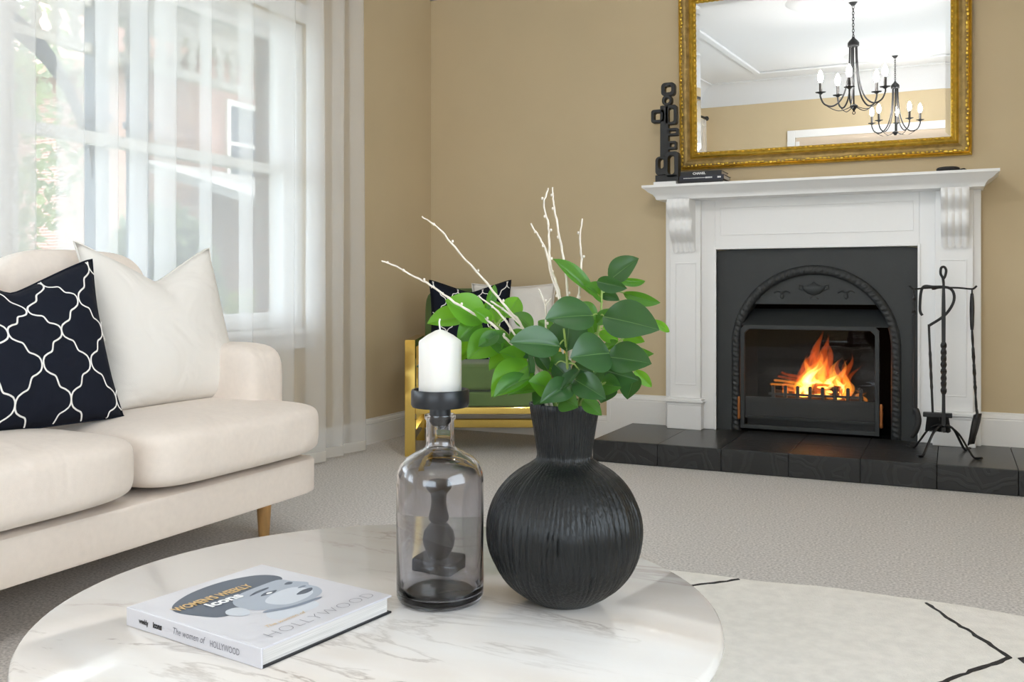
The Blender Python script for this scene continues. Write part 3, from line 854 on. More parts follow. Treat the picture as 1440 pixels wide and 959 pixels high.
# ================================================================== MIRROR
TILT = math.radians(2.2)
mr = thing('mirror', (-0.618, 4.918, 1.470), 'large wall mirror in an ornate antique gold frame over the mantelpiece', 'mirror')
mr.rotation_euler = (TILT, 0, 0)
MW, MHH = 1.40, 0.965
fw = 0.092
pr = [(0.0, 0.0), (0.0, -0.022), (0.006, -0.030), (0.012, -0.026), (0.016, -0.040), (0.030, -0.045), (0.046, -0.036), (0.058, -0.026), (0.064, -0.032), (0.072, -0.034), (0.078, -0.026), (0.084, -0.022), (0.092, -0.012), (0.092, -0.004)]
def mitre(profile, w, h):
    b = MB()
    n = len(profile)
    parts = []
    corners = [((-w / 2, 0), (1, 1)), ((w / 2, 0), (-1, 1)), ((w / 2, h), (-1, -1)), ((-w / 2, h), (1, -1))]
    for s_ in range(4):
        (c0, d0), (c1, d1) = corners[s_], corners[(s_ + 1) % 4]
        v = [(c0[0] + d0[0] * o_, y, c0[1] + d0[1] * o_) for o_, y in profile] + [(c1[0] + d1[0] * o_, y, c1[1] + d1[1] * o_) for o_, y in profile]
        f = [(i, i + 1, n + i + 1, n + i) for i in range(n - 1)]
        parts.append((v, f))
    return parts
for v, f in mitre(pr[:5] , MW, MHH): MB().add(v, f).build('outer_moulding', 'gold_frame', mr, smooth=50)
for v, f in mitre(pr[4:8], MW, MHH): MB().add(v, f).build('frame_rail', 'gold_antique', mr, smooth=60)
for v, f in mitre(pr[7:], MW, MHH): MB().add(v, f).build('inner_moulding', 'gold_frame', mr, smooth=50)
bd = MB(); od = MB()
def along(w, h, o_):
    c = [(-w / 2 + o_, o_), (w / 2 - o_, o_), (w / 2 - o_, h - o_), (-w / 2 + o_, h - o_)]
    for s_ in range(4):
        a, b_ = c[s_], c[(s_ + 1) % 4]
        yield a, b_
for a, b_ in along(MW, MHH, 0.086):
    L_ = math.hypot(b_[0] - a[0], b_[1] - a[1]); k_ = int(L_ / 0.026)
    for i in range(k_):
        t = (i + 0.5) / k_
        hz = abs(b_[0] - a[0]) > abs(b_[1] - a[1])
        bd.superbox((a[0] + (b_[0] - a[0]) * t, -0.021, a[1] + (b_[1] - a[1]) * t), (0.010 if hz else 0.0045, 0.004, 0.0045 if hz else 0.010), 2.2, 3)
o = bd.build('beading', 'gold_frame', mr, smooth=60); o['kind'] = 'stuff'
rr = random.Random(3)
for a, b_ in along(MW, MHH, 0.020):
    L_ = math.hypot(b_[0] - a[0], b_[1] - a[1]); k_ = int(L_ / 0.020)
    hz = abs(b_[0] - a[0]) > abs(b_[1] - a[1])
    for i in range(k_):
        t = (i + 0.5) / k_
        s1, s2 = rr.uniform(0.006, 0.013), rr.uniform(0.004, 0.008)
        off = rr.uniform(-0.004, 0.004)
        od.superbox((a[0] + (b_[0] - a[0]) * t + (0 if hz else off), -0.042, a[1] + (b_[1] - a[1]) * t + (off if hz else 0)), (s1 if hz else s2, 0.004, s2 if hz else s1), 2.0, 3)
o = od.build('leaf_ornament', 'gold_frame', mr, smooth=60); o['kind'] = 'stuff'
gx, gz0, gz1 = MW / 2 - 0.088, 0.088, MHH - 0.088
bv = 0.026
g = MB()
g.add([(-gx + bv, -0.012, gz0 + bv), (gx - bv, -0.012, gz0 + bv), (gx - bv, -0.012, gz1 - bv), (-gx + bv, -0.012, gz1 - bv)], [(0, 1, 2, 3)])
gl = g.build('looking_glass', 'mirror', mr)
V4 = [(-gx, -0.0108, gz0), (gx, -0.0108, gz0), (gx, -0.0108, gz1), (-gx, -0.0108, gz1)]
U4 = [(-gx + bv, -0.012, gz0 + bv), (gx - bv, -0.012, gz0 + bv), (gx - bv, -0.012, gz1 - bv), (-gx + bv, -0.012, gz1 - bv)]
for k in range(4):
    MB().add([V4[k], V4[(k + 1) % 4], U4[(k + 1) % 4], U4[k]], [(0, 1, 2, 3)]).build('bevelled_edge', 'mirror', gl)
MB().box(-gx - 0.003, gx + 0.003, -0.006, 0.0, gz0 - 0.003, gz1 + 0.003).build('backing_board', 'black_wood', mr)

# ================================================================== ON THE MANTEL SHELF
ST = 1.372
bs = tag(MB().box(-1.405, -1.285, 4.70, 4.83, ST, ST + 0.020).build('display_block', 'white_timber', bev=0.002), 'small white block under the black sculpture on the mantel shelf', 'block')
sp = thing('sculpture', (-1.345, 4.765, ST + 0.020), 'tall black abstract totem sculpture of linked rings beside the gold mirror', 'sculpture')
K = 0.0038 / 5.33
def sx_(x): return (x - 265) * K
def sz_(y): return (825 - y) * K
def sring(x0, x1, y0, y1, hx0, hx1, hy0, hy1, r, hr, name='ring', d=0.018):
    o_ = rrect(sx_((x0 + x1) / 2), sz_((y0 + y1) / 2), (x1 - x0) * K, (y1 - y0) * K, r * K)
    i_ = rrect(sx_((hx0 + hx1) / 2), sz_((hy0 + hy1) / 2), (hx1 - hx0) * K, (hy1 - hy0) * K, hr * K)
    return MB().ring(o_, i_, -d, d).build(name, 'black_wood', sp, bev=0.003, smooth=40)
sring(218, 322, 95, 192, 246, 294, 122, 166, 28, 14, 'head_ring')
sring(224, 300, 186, 262, 246, 280, 208, 244, 34, 16, 'neck_ring')
sring(142, 246, 286, 384, 166, 228, 310, 362, 20, 12, 'arm_ring')
sring(250, 336, 260, 404, 272, 312, 286, 384, 22, 16, 'body_ring')
sring(262, 345, 430, 486, 280, 330, 450, 468, 12, 6, 'side_ring')
sring(262, 332, 524, 586, 286, 318, 542, 568, 12, 8, 'side_ring')
MB().prism(rrect(sx_(242), sz_(452), 62 * K, 384 * K, 8 * K), -0.018, 0.018).build('column', 'black_wood', sp, bev=0.003)
# base slab with two long holes, as three uprights and two bars
MB().prism([(sx_(178), sz_(825)), (sx_(352), sz_(825)), (sx_(352), sz_(770)), (sx_(178), sz_(770))], -0.026, 0.026).build('base', 'black_wood', sp, bev=0.003)
sring(178, 262, 634, 772, 200, 240, 650, 722, 30, 18, 'base_ring', 0.026)
sring(252, 352, 602, 790, 272, 320, 630, 768, 26, 22, 'base_ring', 0.026)

def shelf_book(x0, x1, z0, z1, m, label, marks, y0=4.70, y1=4.86):
    r = thing('book', (x0, y0, z0), label, 'book', 'books stacked on the mantel shelf')
    t = 0.0025
    c = MB().box(0, x1 - x0, 0, 0.003, 0, z1 - z0).box(0, x1 - x0, 0.003, y1 - y0, 0, t).box(0, x1 - x0, 0.003, y1 - y0, z1 - z0 - t, z1 - z0)
    c.build('cover', m, r)
    MB().box(0.004, x1 - x0 - 0.004, 0.003, y1 - y0 - 0.004, t, z1 - z0 - t).build('pages', 'pages', r)
    for body, xx, size, mm in marks:
        text(body, size, 'spine_title', mm, r, Matrix.Translation((xx, -0.0006, (z1 - z0) / 2 - size * 0.35)) @ Matrix.Rotation(PI / 2, 4, 'X'), offset=0.0004)
    return r
shelf_book(-1.275, -1.045, ST, ST + 0.018, 'cover_black', 'thin black book at the bottom of the mantel shelf stack', [])
r2 = shelf_book(-1.268, -1.040, ST + 0.018, ST + 0.042, 'cover_navy', 'navy book with fine white lettering in the middle of the mantel shelf stack', [])
# lettering too small to read in the photograph: fine white strokes
for (a, b_, hgt) in ((0.022, 0.13, 0.003), (0.135, 0.168, 0.007), (0.196, 0.212, 0.008)):
    st = MB(); rn = random.Random(int(a * 1000)); x = a
    while x < b_:
        wd = rn.uniform(0.0015, 0.004); st.box(x, x + wd, -0.0006, 0, 0.012 - hgt / 2, 0.012 + hgt / 2); x += wd + 0.0012
    st.build('spine_lettering', 'ink_white', r2)
shelf_book(-1.262, -1.052, ST + 0.042, ST + 0.064, 'cover_black', 'black book with a white capital title on top of the mantel shelf stack', [('CHANEL', 0.064, 0.017, 'ink_white')])
tk = thing('trinket', (-0.02, 4.74, ST), 'small glossy black trinket lying on the mantel shelf near its end', 'trinket')
MB().superbox((0, 0, 0.014), (0.05, 0.03, 0.014), 2.6, 10).build('shell', 'black_metal', tk, smooth=60)
MB().superbox((-0.004, -0.024, 0.016), (0.032, 0.01, 0.006), 2.4, 6).build('band', 'black_wood', tk, smooth=60)
MB().tube(smoothpts([(0.045, -0.005, 0.008), (0.065, -0.015, 0.012), (0.08, -0.01, 0.004), (0.105, -0.012, 0.004)], 5), 0.0035, 6).build('cord', 'black_wood', tk, smooth=60)

# ================================================================== FIRE TOOLS
TX, TY = -0.037, 4.575
ts = thing('tool_stand', (TX, TY, HZ), 'black wrought iron fire tool stand with twisted stem and four curved feet', 'tool stand')
def q(b, name, par=None, m='iron', **k): return b.build(name, m, par or ts, smooth=40, **k)
q(MB().tube([(0, 0, z) for z in [0.10 + 0.0066 * i for i in range(0, 26)]], [0.012 - 0.0001 * i for i in range(26)], 4, square=True), 'lower_stem')
q(MB().tube([(0, 0, 0.265 + 0.01 * i) for i in range(24)], [0.0115 + 0.002 * abs(math.sin(i * 0.8)) for i in range(24)], 4, twist=PI * 4, square=True), 'twisted_stem')
q(MB().tube([(0, 0, z) for z in (0.495, 0.60, 0.70, 0.76)], [0.011, 0.012, 0.010, 0.007], 4, square=True), 'upper_stem')
q(MB().tube(smoothpts([(0, 0, 0.755), (-0.003, 0, 0.78), (-0.012, 0, 0.80), (-0.010, 0, 0.825), (0.002, 0, 0.83), (0.010, 0, 0.815), (0.006, 0, 0.79), (-0.002, 0, 0.775)], 6), 0.0055, 8), 'top_loop')
for (fx, fy) in ((-0.138, 0.118), (-0.091, -0.139), (0.096, 0.144), (0.134, -0.089)):
    d = Vector((fx, fy, 0))
    pts = smoothpts([(0, 0, 0.118), d * 0.18 + Vector((0, 0, 0.124)), d * 0.45 + Vector((0, 0, 0.098)), d * 0.72 + Vector((0, 0, 0.04)), d * 0.88 + Vector((0, 0, 0.007)), d + Vector((0, 0, 0.005)), d * 1.12 + Vector((0, 0, 0.009))], 5)
    q(MB().tube(pts, 0.008, 6, flat=0.55), 'foot')
HK = {}
for k, (hx, hy) in enumerate(((-0.125, -0.03), (-0.045, 0.055), (0.118, 0.01))):
    d = Vector((hx, hy, 0))
    q(MB().tube(smoothpts([(0, 0, 0.738), d * 0.5 + Vector((0, 0, 0.737)), d * 0.9 + Vector((0, 0, 0.732)), d * 1.02 + Vector((0, 0, 0.734)), d * 1.12 + Vector((0, 0, 0.746))], 5), 0.0045, 6), 'hook')
    HK[k] = Vector((TX, TY, HZ)) + d * 0.96 + Vector((0, 0, 0.732))
# poker
p = HK[0]
pk = thing('poker', (p.x, p.y, HZ + 0.06), 'black iron poker with curved tip hanging on the stand in front of the insert', 'poker', 'fire tools')
def loc(b, name, r, m='iron', **k): return b.build(name, m, r, smooth=40, world=True, **k)
ring_ = lambda c, r=0.011, ax=0: [c + Vector((r * math.cos(a) * (1 if ax == 0 else 0), r * math.cos(a) * (1 if ax else 0), r * math.sin(a))) for a in [2 * PI * i / 14 for i in range(14)]]
loc(MB().tube(ring_(p + Vector((0, 0, -0.0125)), 0.011, 1), 0.003, 6, closed=True), 'hanging_loop', pk)
loc(MB().tube([p + Vector((0, 0, -0.023 - 0.02 * i)) for i in range(28)], 0.005, 6), 'shaft', pk)
loc(MB().tube([p + Vector((0, 0, -0.03 - 0.01 * i)) for i in range(10)], [0.007 + 0.002 * math.sin(i) for i in range(10)], 4, twist=5, square=True), 'grip', pk)
e0 = p + Vector((0, 0, -0.55))
loc(MB().tube(smoothpts([e0 + Vector((-0.004, 0, 0.03)), e0 + Vector((0.012, -0.004, 0.0)), e0 + Vector((0.018, -0.006, -0.04)), e0 + Vector((0.006, -0.004, -0.085)), e0 + Vector((-0.012, 0, -0.115))], 6), [0.006] * 4 + [0.013] * 16 + [0.010] * 4 + [0.006], 8, flat=0.5), 'curved_tip', pk)
# brush
p = HK[1]
br = thing('hearth_brush', (p.x, p.y, HZ + 0.05), 'black iron hearth brush with wide bristle head hanging behind the stand', 'brush', 'fire tools')
loc(MB().tube(smoothpts([p + Vector((-0.045, 0, -0.12)), p + Vector((-0.055, 0, -0.09)), p + Vector((-0.045, 0, 0.004)), p + Vector((0.0, 0, 0.010)), p + Vector((0.07, 0, 0.002)), p + Vector((0.085, 0, -0.05)), p + Vector((0.05, 0, -0.115)), p + Vector((-0.016, 0, -0.165))], 6), 0.006, 8, flat=0.7), 'handle_loop', br)
loc(MB().tube([p + Vector((-0.018 + 0.0006 * i, 0, -0.160 - 0.0148 * i)) for i in range(28)], [0.005 + 0.0015 * abs(math.sin(i * 0.9)) * (8 < i < 20) for i in range(28)], 6), 'shaft', br)
hb = p + Vector((0.018, 0, -0.565))
loc(MB().box(hb.x - 0.06, hb.x + 0.06, hb.y - 0.018, hb.y + 0.018, hb.z - 0.012, hb.z + 0.008), 'head_block', br, bev=0.003)
brs = MB(); rn = random.Random(5)
for i in range(260):
    x, y = rn.uniform(-0.044, 0.044), rn.uniform(-0.014, 0.014)
    brs.tube([(hb.x + x, hb.y + y, hb.z - 0.012), (hb.x + x * 1.15 + rn.uniform(-.003, .003), hb.y + y * 1.2, hb.z - 0.08 + rn.uniform(0, .008))], 0.0016, 3)
o = loc(brs, 'bristles', br, 'black_wood'); o['kind'] = 'stuff'
# shovel
p = HK[2]
sv = thing('shovel', (p.x, p.y, HZ + 0.06), 'black iron hearth shovel with twisted shaft hanging on the stand', 'shovel', 'fire tools')
loc(MB().tube(ring_(p + Vector((0, 0, -0.0125)), 0.011, 1), 0.003, 6, closed=True), 'hanging_loop', sv)
loc(MB().tube([p + Vector((0.0, 0, -0.02 - 0.02 * i)) for i in range(9)], [0.006, 0.008, 0.009, 0.0095, 0.0095, 0.009, 0.0085, 0.008, 0.006], 6), 'grip', sv)
loc(MB().tube([p + Vector((0.0006 * i, 0, -0.18 - 0.012 * i)) for i in range(32)], [0.0055 + 0.002 * abs(math.sin(i * 1.1)) * (6 < i < 22) for i in range(32)], 4, twist=8, square=True), 'twisted_shaft', sv)
e0 = p + Vector((0.018, 0, -0.55))
scv, scf = [], []
for i in range(9):
    t = i / 8
    for j in range(9):
        u = j / 8 - 0.5
        wv = 0.05 * (0.75 + 0.25 * math.sin(PI * min(1, t + 0.25)))
        scv.append((e0.x - 0.006 + 0.010 * (abs(u) * 2) ** 3 - 0.026 * t + 2 * wv * u * 0.32, e0.y + 2 * wv * u * 0.9, e0.z - 0.135 * t))
for i in range(8):
    for j in range(8): scf.append((i * 9 + j, i * 9 + j + 1, i * 9 + j + 10, i * 9 + j + 9))
o = loc(MB().add(scv, scf), 'scoop', sv)
sm = o.modifiers.new('thickness', 'SOLIDIFY'); sm.thickness = 0.004
loc(MB().tube([e0 + Vector((0.0, 0, 0.02)), e0 + Vector((0.003, 0, 0.0)), e0 + Vector((-0.004, 0, -0.02))], 0.006, 6), 'socket', sv)

# ================================================================== RUG
RX0, RX1, RY0, RY1 = -1.72, 0.95, -0.45, 2.685
def rug_edge(s): return 0.010 * math.sin(7.3 * s) + 0.016 * math.sin(3.1 * s + 1.0) + 0.005 * math.sin(19 * s)
loop = []
N_ = 60
for i in range(N_): x = RX0 + (RX1 - RX0) * i / N_; loop.append((x, RY0 + rug_edge(x)))
for i in range(N_): y = RY0 + (RY1 - RY0) * i / N_; loop.append((RX1 + rug_edge(y), y))
for i in range(N_): x = RX1 - (RX1 - RX0) * i / N_; loop.append((x, RY1 + rug_edge(x + 0.4)))
for i in range(N_): y = RY1 - (RY1 - RY0) * i / N_; loop.append((RX0 + rug_edge(y), y))
rg = thing('rug', (-0.4, 1.2, 0), 'cream wool rug with thin charcoal diamond lines under the marble table', 'rug')
ro = MB().prism(loop, 0.0, 0.014, 'xy').build('pile', 'rug', rg, world=True, bev=0.005)
rn = random.Random(21)
def zig(pts, wd=0.0048):
    d = []
    for i in range(len(pts) - 1):
        a, b_ = Vector(pts[i] + (0,)), Vector(pts[i + 1] + (0,))
        m_ = max(2, int((b_ - a).length / 0.02))
        for k in range(m_): d.append(a.lerp(b_, k / m_) + Vector((rn.uniform(-.003, .003), rn.uniform(-.003, .003), 0)))
    d.append(Vector(pts[-1] + (0,)))
    v, f = [], []
    for i, p in enumerate(d):
        t = (d[min(i + 1, len(d) - 1)] - d[max(i - 1, 0)]).normalized(); nn = Vector((-t.y, t.x, 0))
        w_ = wd * rn.uniform(0.55, 1.25)
        for sgn, z in ((-1, 0.0125), (-1, 0.0160), (1, 0.0160), (1, 0.0125)): v.append(p + nn * w_ * sgn + Vector((0, 0, z)))
    for i in range(len(d) - 1):
        for k in range(4): f.append((i * 4 + k, i * 4 + (k + 1) % 4, i * 4 + 4 + (k + 1) % 4, i * 4 + 4 + k))
    f += [(0, 1, 2, 3), tuple(len(d) * 4 - 4 + k for k in range(4))]
    return MB().add(v, f).build('woven_line', 'rug_line', rg, world=True)
zig([(-0.062, 2.674), (0.008, 2.543), (0.061, 2.456), (0.115, 2.358), (0.070, 2.290), (0.014, 2.206), (-0.16, 1.92), (-0.34, 1.62), (-0.16, 1.32), (0.10, 0.92), (-0.16, 0.52), (-0.34, 0.2), (-0.1, -0.2), (0.0, -0.42)])
zig([(-0.547, 2.668), (-0.602, 2.606), (-0.635, 2.577), (-0.80, 2.36), (-0.60, 2.0), (-0.36, 1.60), (-0.60, 1.25), (-0.82, 0.90), (-0.60, 0.55), (-0.36, 0.18), (-0.62, -0.2), (-0.76, -0.42)])
zig([(0.44, 2.66), (0.30, 2.5), (0.135, 2.358), (0.30, 2.05), (0.55, 1.65), (0.32, 1.28), (0.12, 0.92), (0.32, 0.55), (0.55, 0.2), (0.3, -0.2), (0.2, -0.43)])
zig([(-1.20, 2.66), (-1.05, 2.5), (-0.82, 2.36), (-1.05, 2.0), (-1.30, 1.6), (-1.05, 1.25), (-0.84, 0.90), (-1.05, 0.55), (-1.30, 0.18), (-1.1, -0.2), (-1.0, -0.43)])

# ================================================================== SOFA
sf = thing('sofa', (-2.3, 1.75, 0), 'cream linen sofa with loose seat cushions and short oak legs under the window', 'sofa')
SF, SB, Y0, Y1 = -1.945, -2.685, 0.90, 2.605
ZB, ZS = 0.150, 0.272
def so(b, name, m='sofa', parent=None, **k): return b.build(name, m, parent or sf, world=True, **k)
so(MB().superbox(((SF + SB) / 2, (Y0 + Y1) / 2, (ZB + ZS) / 2), ((SF - SB) / 2, (Y1 - Y0) / 2, (ZS - ZB) / 2), 22, 26), 'base', smooth=40)
for (x, y) in ((-2.105, 2.500), (-2.105, 1.0), (-2.60, 2.50), (-2.60, 1.0)):
    so(MB().lathe([(0.0165, 0), (0.018, 0.004), (0.0275, 0.155), (0.0275, 0.160)], 20, (x, y, 0)), 'leg', 'oak', smooth=40)
YM = 1.835
def crown(lo, hi):
    def fn(P):
        z = P.z
        e = (1 - abs(P.x) ** 3) * (1 - abs(P.y) ** 3)
        return Vector((P.x + 0.012 * P.x * (1 - z * z), P.y + 0.006 * P.y * (1 - z * z), z * (0.86 + 0.14 * e) + (0.03 * math.sin(5 * P.x + 2 * P.y) * e if z > 0 else 0)))
    return fn
for (a, b_) in ((0.905, YM - 0.004), (YM + 0.004, 2.612)):
    so(MB().superbox((-2.255, (a + b_) / 2, 0.371), (0.352, (b_ - a) / 2, 0.100), 6.5, 22, crown(a, b_)), 'seat_cushion', smooth=80)
for (a, b_) in ((1.105, YM - 0.004), (YM + 0.004, 2.400)):
    bc = MB().superbox((0, 0, 0), (0.095, (b_ - a) / 2, 0.265), 4.2, 18)
    bc.xf(Matrix.Translation((-2.555, (a + b_) / 2, 0.695)) @ Matrix.Rotation(math.radians(-8), 4, 'Y'))
    so(bc, 'back_cushion', smooth=80)
so(MB().superbox((-2.650, (Y0 + Y1) / 2, 0.52), (0.045, (Y1 - Y0) / 2, 0.30), 9, 18), 'back_rest', smooth=60)
for yc in (2.515, 0.998):
    so(MB().superbox((-2.385, yc, 0.46), (0.295, 0.098, 0.192), 6, 18), 'arm_rest', smooth=80)

# ------------------------------------------------------------------ cushions
def pillow_fn(w_, h_, T, chop, seed=0):
    rn = random.Random(seed)
    ph = rn.uniform(0, 6)
    def P(u, v, side):
        e = max(0.0, (1 - abs(u) ** 2.6)) * max(0.0, (1 - abs(v) ** 2.6))
        t = T * e ** 0.55
        x = w_ / 2 * u * (1 - 0.075 * (1 - v * v))
        y = h_ / 2 * v * (1 - 0.06 * (1 - u * u))
        up = max(0.0, (v + 0.35) / 1.35)
        c = (1 - min(1.0, math.sqrt(u * u + 0.004))) ** 1.25 * up ** 1.7
        y -= chop * c * h_
        z = side * t * (1 - 0.45 * c * (chop > 0.02)) + 0.006 * math.sin(4 * u + ph) * math.sin(3 * v + ph) * e
        if v < -0.8: y = max(y, -h_ / 2 * 0.93)
        return Vector((x, y, z))
    return P
def pillow(name, label, group, P, m, mtx, trellis=None, n=26):
    root = thing(name, (0, 0, 0), label, 'cushion', group)
    root.matrix_world = mtx
    v, f = [], []
    for side in (1, -1):
        o_ = len(v)
        for i in range(n + 1):
            for j in range(n + 1):
                v.append(P(-1 + 2 * i / n, -1 + 2 * j / n, side))
        for i in range(n):
            for j in range(n):
                q_ = (o_ + i * (n + 1) + j, o_ + (i + 1) * (n + 1) + j, o_ + (i + 1) * (n + 1) + j + 1, o_ + i * (n + 1) + j + 1)
                f.append(q_ if side > 0 else q_[::-1])
    b = MB().add(v, f)
    o = b.build('cover', m, root, smooth=180, fix=False)
    bm = bmesh.new(); bm.from_mesh(o.data)
    bmesh.ops.remove_doubles(bm, verts=bm.verts, dist=1e-5)
    bmesh.ops.recalc_face_normals(bm, faces=bm.faces)
    bm.to_mesh(o.data); bm.free()
    o.data.polygons.foreach_set('use_smooth', [True] * len(o.data.polygons))
    edge = [P(-1 + 2 * i / 30, -1, 0) for i in range(30)] + [P(1, -1 + 2 * i / 30, 0) for i in range(30)] + [P(1 - 2 * i / 30, 1, 0) for i in range(30)] + [P(-1, 1 - 2 * i / 30, 0) for i in range(30)]
    MB().tube(edge, 0.0032, 6, closed=True).build('piping', m, root, smooth=60)
    if trellis:
        nx, ny, wd, ou, ov = trellis
        half = [(0, 0), (.008, .05), (.04, .100), (.115, .140), (.203, .168), (.230, .198), (.25, .25)]
        g = half + [(.5 - a, .5 - b_) for a, b_ in half[::-1][1:]]
        g = g + [(a, 1 - b_) for a, b_ in g[::-1][1:]]
        cv, cf = [], []
        for k in range(-1, int(nx) + 3):
            for sgn in (-1, 1):
                line = []
                for r in range(-1, int(ny) + 3):
                    for i in range(len(g) - 1):
                        for s_ in range(4):
                            t = s_ / 4
                            a = g[i][0] + (g[i + 1][0] - g[i][0]) * t; b_ = g[i][1] + (g[i + 1][1] - g[i][1]) * t
                            line.append(((k + ou + sgn * a * 0.97) / nx * 2 - 1, (r + ov + b_) / ny * 2 - 1))
                # round the polyline corners
                line = [((line[max(i - 1, 0)][0] + line[i][0] * 2 + line[min(i + 1, len(line) - 1)][0]) / 4, (line[max(i - 1, 0)][1] + line[i][1] * 2 + line[min(i + 1, len(line) - 1)][1]) / 4) for i in range(len(line))]
                seg = []
                def flush(seg):
                    if len(seg) < 3: return
                    o_ = len(cv)
                    P3 = [P(a, b_, 1) for a, b_ in seg]
                    for i, p in enumerate(P3):
                        t = (P3[min(i + 1, len(P3) - 1)] - P3[max(i - 1, 0)]).normalized()
                        u_, v_ = seg[i]
                        d1 = P(min(1, u_ + .01), v_, 1) - P(max(-1, u_ - .01), v_, 1)
                        d2 = P(u_, min(1, v_ + .01), 1) - P(u_, max(-1, v_ - .01), 1)
                        nm = d1.cross(d2).normalized()
                        sd = nm.cross(t).normalized()
                        cv.extend([p + sd * wd + nm * 0.0004, p + nm * 0.0022, p - sd * wd + nm * 0.0004])
                    for i in range(len(P3) - 1):
                        for j in range(2): cf.append((o_ + i * 3 + j, o_ + i * 3 + j + 1, o_ + i * 3 + j + 4, o_ + i * 3 + j + 3))
                for (a, b_) in line:
                    if abs(a) < 0.985 and abs(b_) < 0.985: seg.append((a, b_))
                    else:
                        flush(seg); seg = []
                flush(seg)
        MB().add(cv, cf).build('embroidered_trellis', 'embroidery', root, smooth=80, fix=False)
    return root
def stand(base, yaw, lean, h_, roll=0):
    # local x: width, y: up, z: outward normal; base = middle of the bottom edge
    m = Matrix.Translation(base) @ Matrix.Rotation(yaw, 4, 'Z') @ Matrix.Rotation(PI / 2 - lean, 4, 'X') @ Matrix.Rotation(roll, 4, 'Z') @ Matrix.Translation((0, h_ / 2 * 0.93, 0))
    return m
pillow('cushion', 'plain white square cushion with chopped top leaning in the sofa corner', 'cushions on the sofa', pillow_fn(0.54, 0.56, 0.10, 0.22, 1), 'white_cushion',
       stand((-2.275, 2.290, 0.466), PI / 2 - math.radians(4), math.radians(17), 0.56))
pillow('cushion', 'navy cushion with white trellis embroidery leaning on the sofa', 'cushions on the sofa', pillow_fn(0.54, 0.50, 0.085, 0.20, 2), 'navy',
       stand((-2.215, 1.715, 0.466), PI / 2 - math.radians(6), math.radians(18), 0.50, math.radians(0)), (3.3, 2.4, 0.0024, 0.15, 0.3))

# ================================================================== ARMCHAIR
ac = thing('armchair', (-2.476, 3.996, 0), 'green velvet armchair with polished gold frame in the corner', 'armchair', rz=TH)
AW, AD = 0.80, 0.50
def A(b, name, m, parent=None, **k): return b.build(name, m, parent or ac, **k)
for x in (0.0, AW - 0.052):
    A(MB().box(x, x + 0.052, 0.0, 0.052, 0, 0.583), 'leg', 'brass', bev=0.002)
    A(MB().box(x, x + 0.052, AD, AD + 0.052, 0, 0.583), 'leg', 'brass', bev=0.002)
    A(MB().box(x, x + 0.052, 0.052, AD, 0.545, 0.583), 'arm', 'brass', bev=0.002)
    A(MB().box(x + 0.008, x + 0.044, 0.052, AD, 0.070, 0.115), 'side_stretcher', 'brass', bev=0.002)
    A(MB().box(x + 0.004, x + 0.048, 0.052, AD, 0.212, 0.245), 'side_rail', 'brass', bev=0.002)
A(MB().box(0.052, AW - 0.052, 0.006, 0.046, 0.212, 0.245), 'front_rail', 'brass', bev=0.002)
A(MB().box(0.052, AW - 0.052, AD + 0.006, AD + 0.046, 0.212, 0.245), 'rear_rail', 'brass', bev=0.002)
A(MB().box(0.052, AW - 0.052, AD + 0.006, AD + 0.046, 0.070, 0.115), 'rear_stretcher', 'brass', bev=0.002)
A(MB().superbox((AW / 2, 0.26, 0.285), (AW / 2 - 0.056, 0.245, 0.0405), 14, 16), 'seat_base', 'velvet', smooth=40)
sc_ = A(MB().superbox((AW / 2, 0.235, 0.395), (AW / 2 - 0.058, 0.235, 0.070), 9, 20, lambda P: Vector((P.x, P.y + (0.01 * math.sin(22 * P.x) * (P.y < -0.9)), P.z))), 'seat_cushion', 'velvet', smooth=60)
lp = [(x, y, 0.448) for x, y in rrect(AW / 2, 0.235, AW - 0.120, 0.466, 0.03)]
A(MB().tube(lp, 0.005, 6, closed=True), 'piping', 'velvet', sc_, smooth=60)
bk_ = MB().superbox((0, 0, 0), (AW / 2 - 0.055, 0.055, 0.275), 8, 18).xf(Matrix.Translation((AW / 2, 0.52, 0.565)) @ Matrix.Rotation(math.radians(-8), 4, 'X'))
A(bk_, 'back_rest', 'velvet', smooth=60)
def chair_pt(x, y, z):
    return Matrix.LocRotScale(ac.location, ac.rotation_euler, Vector((1, 1, 1))) @ Vector((x, y, z))
pillow('cushion', 'navy cushion with white trellis embroidery propped on the green armchair', 'cushions on the armchair', pillow_fn(0.44, 0.44, 0.065, 0.14, 3), 'navy',
       stand(chair_pt(0.315, 0.285, 0.467), TH + math.radians(3), math.radians(10), 0.44), (3.3, 2.4, 0.0024, 0.15, 0.3))
pillow('cushion', 'plain white cushion on the green armchair behind the navy one', 'cushions on the armchair', pillow_fn(0.46, 0.42, 0.045, 0.02, 4), 'white_cushion',
       stand(chair_pt(0.545, 0.395, 0.467), TH, math.radians(9), 0.42))

# ================================================================== COFFEE TABLE
TCX, TCY, TR, TZ = -0.787, 1.211, 0.508, 0.35
ct = thing('coffee_table', (TCX, TCY, 0), 'round white marble coffee table with brown veins', 'coffee table')
MB().lathe([(0.0, TZ - 0.026), (TR - 0.012, TZ - 0.026), (TR - 0.004, TZ - 0.022), (TR, TZ - 0.013), (TR - 0.002, TZ - 0.005), (TR - 0.007, TZ), (0.0, TZ)], 128).build('table_top', 'marble', ct, smooth=50)
MB().lathe([(0.25, 0.014), (0.25, 0.03), (0.10, 0.045), (0.07, 0.08), (0.06, 0.18), (0.07, 0.27), (0.14, TZ - 0.027)], 48).build('pedestal', 'marble', ct, smooth=50)

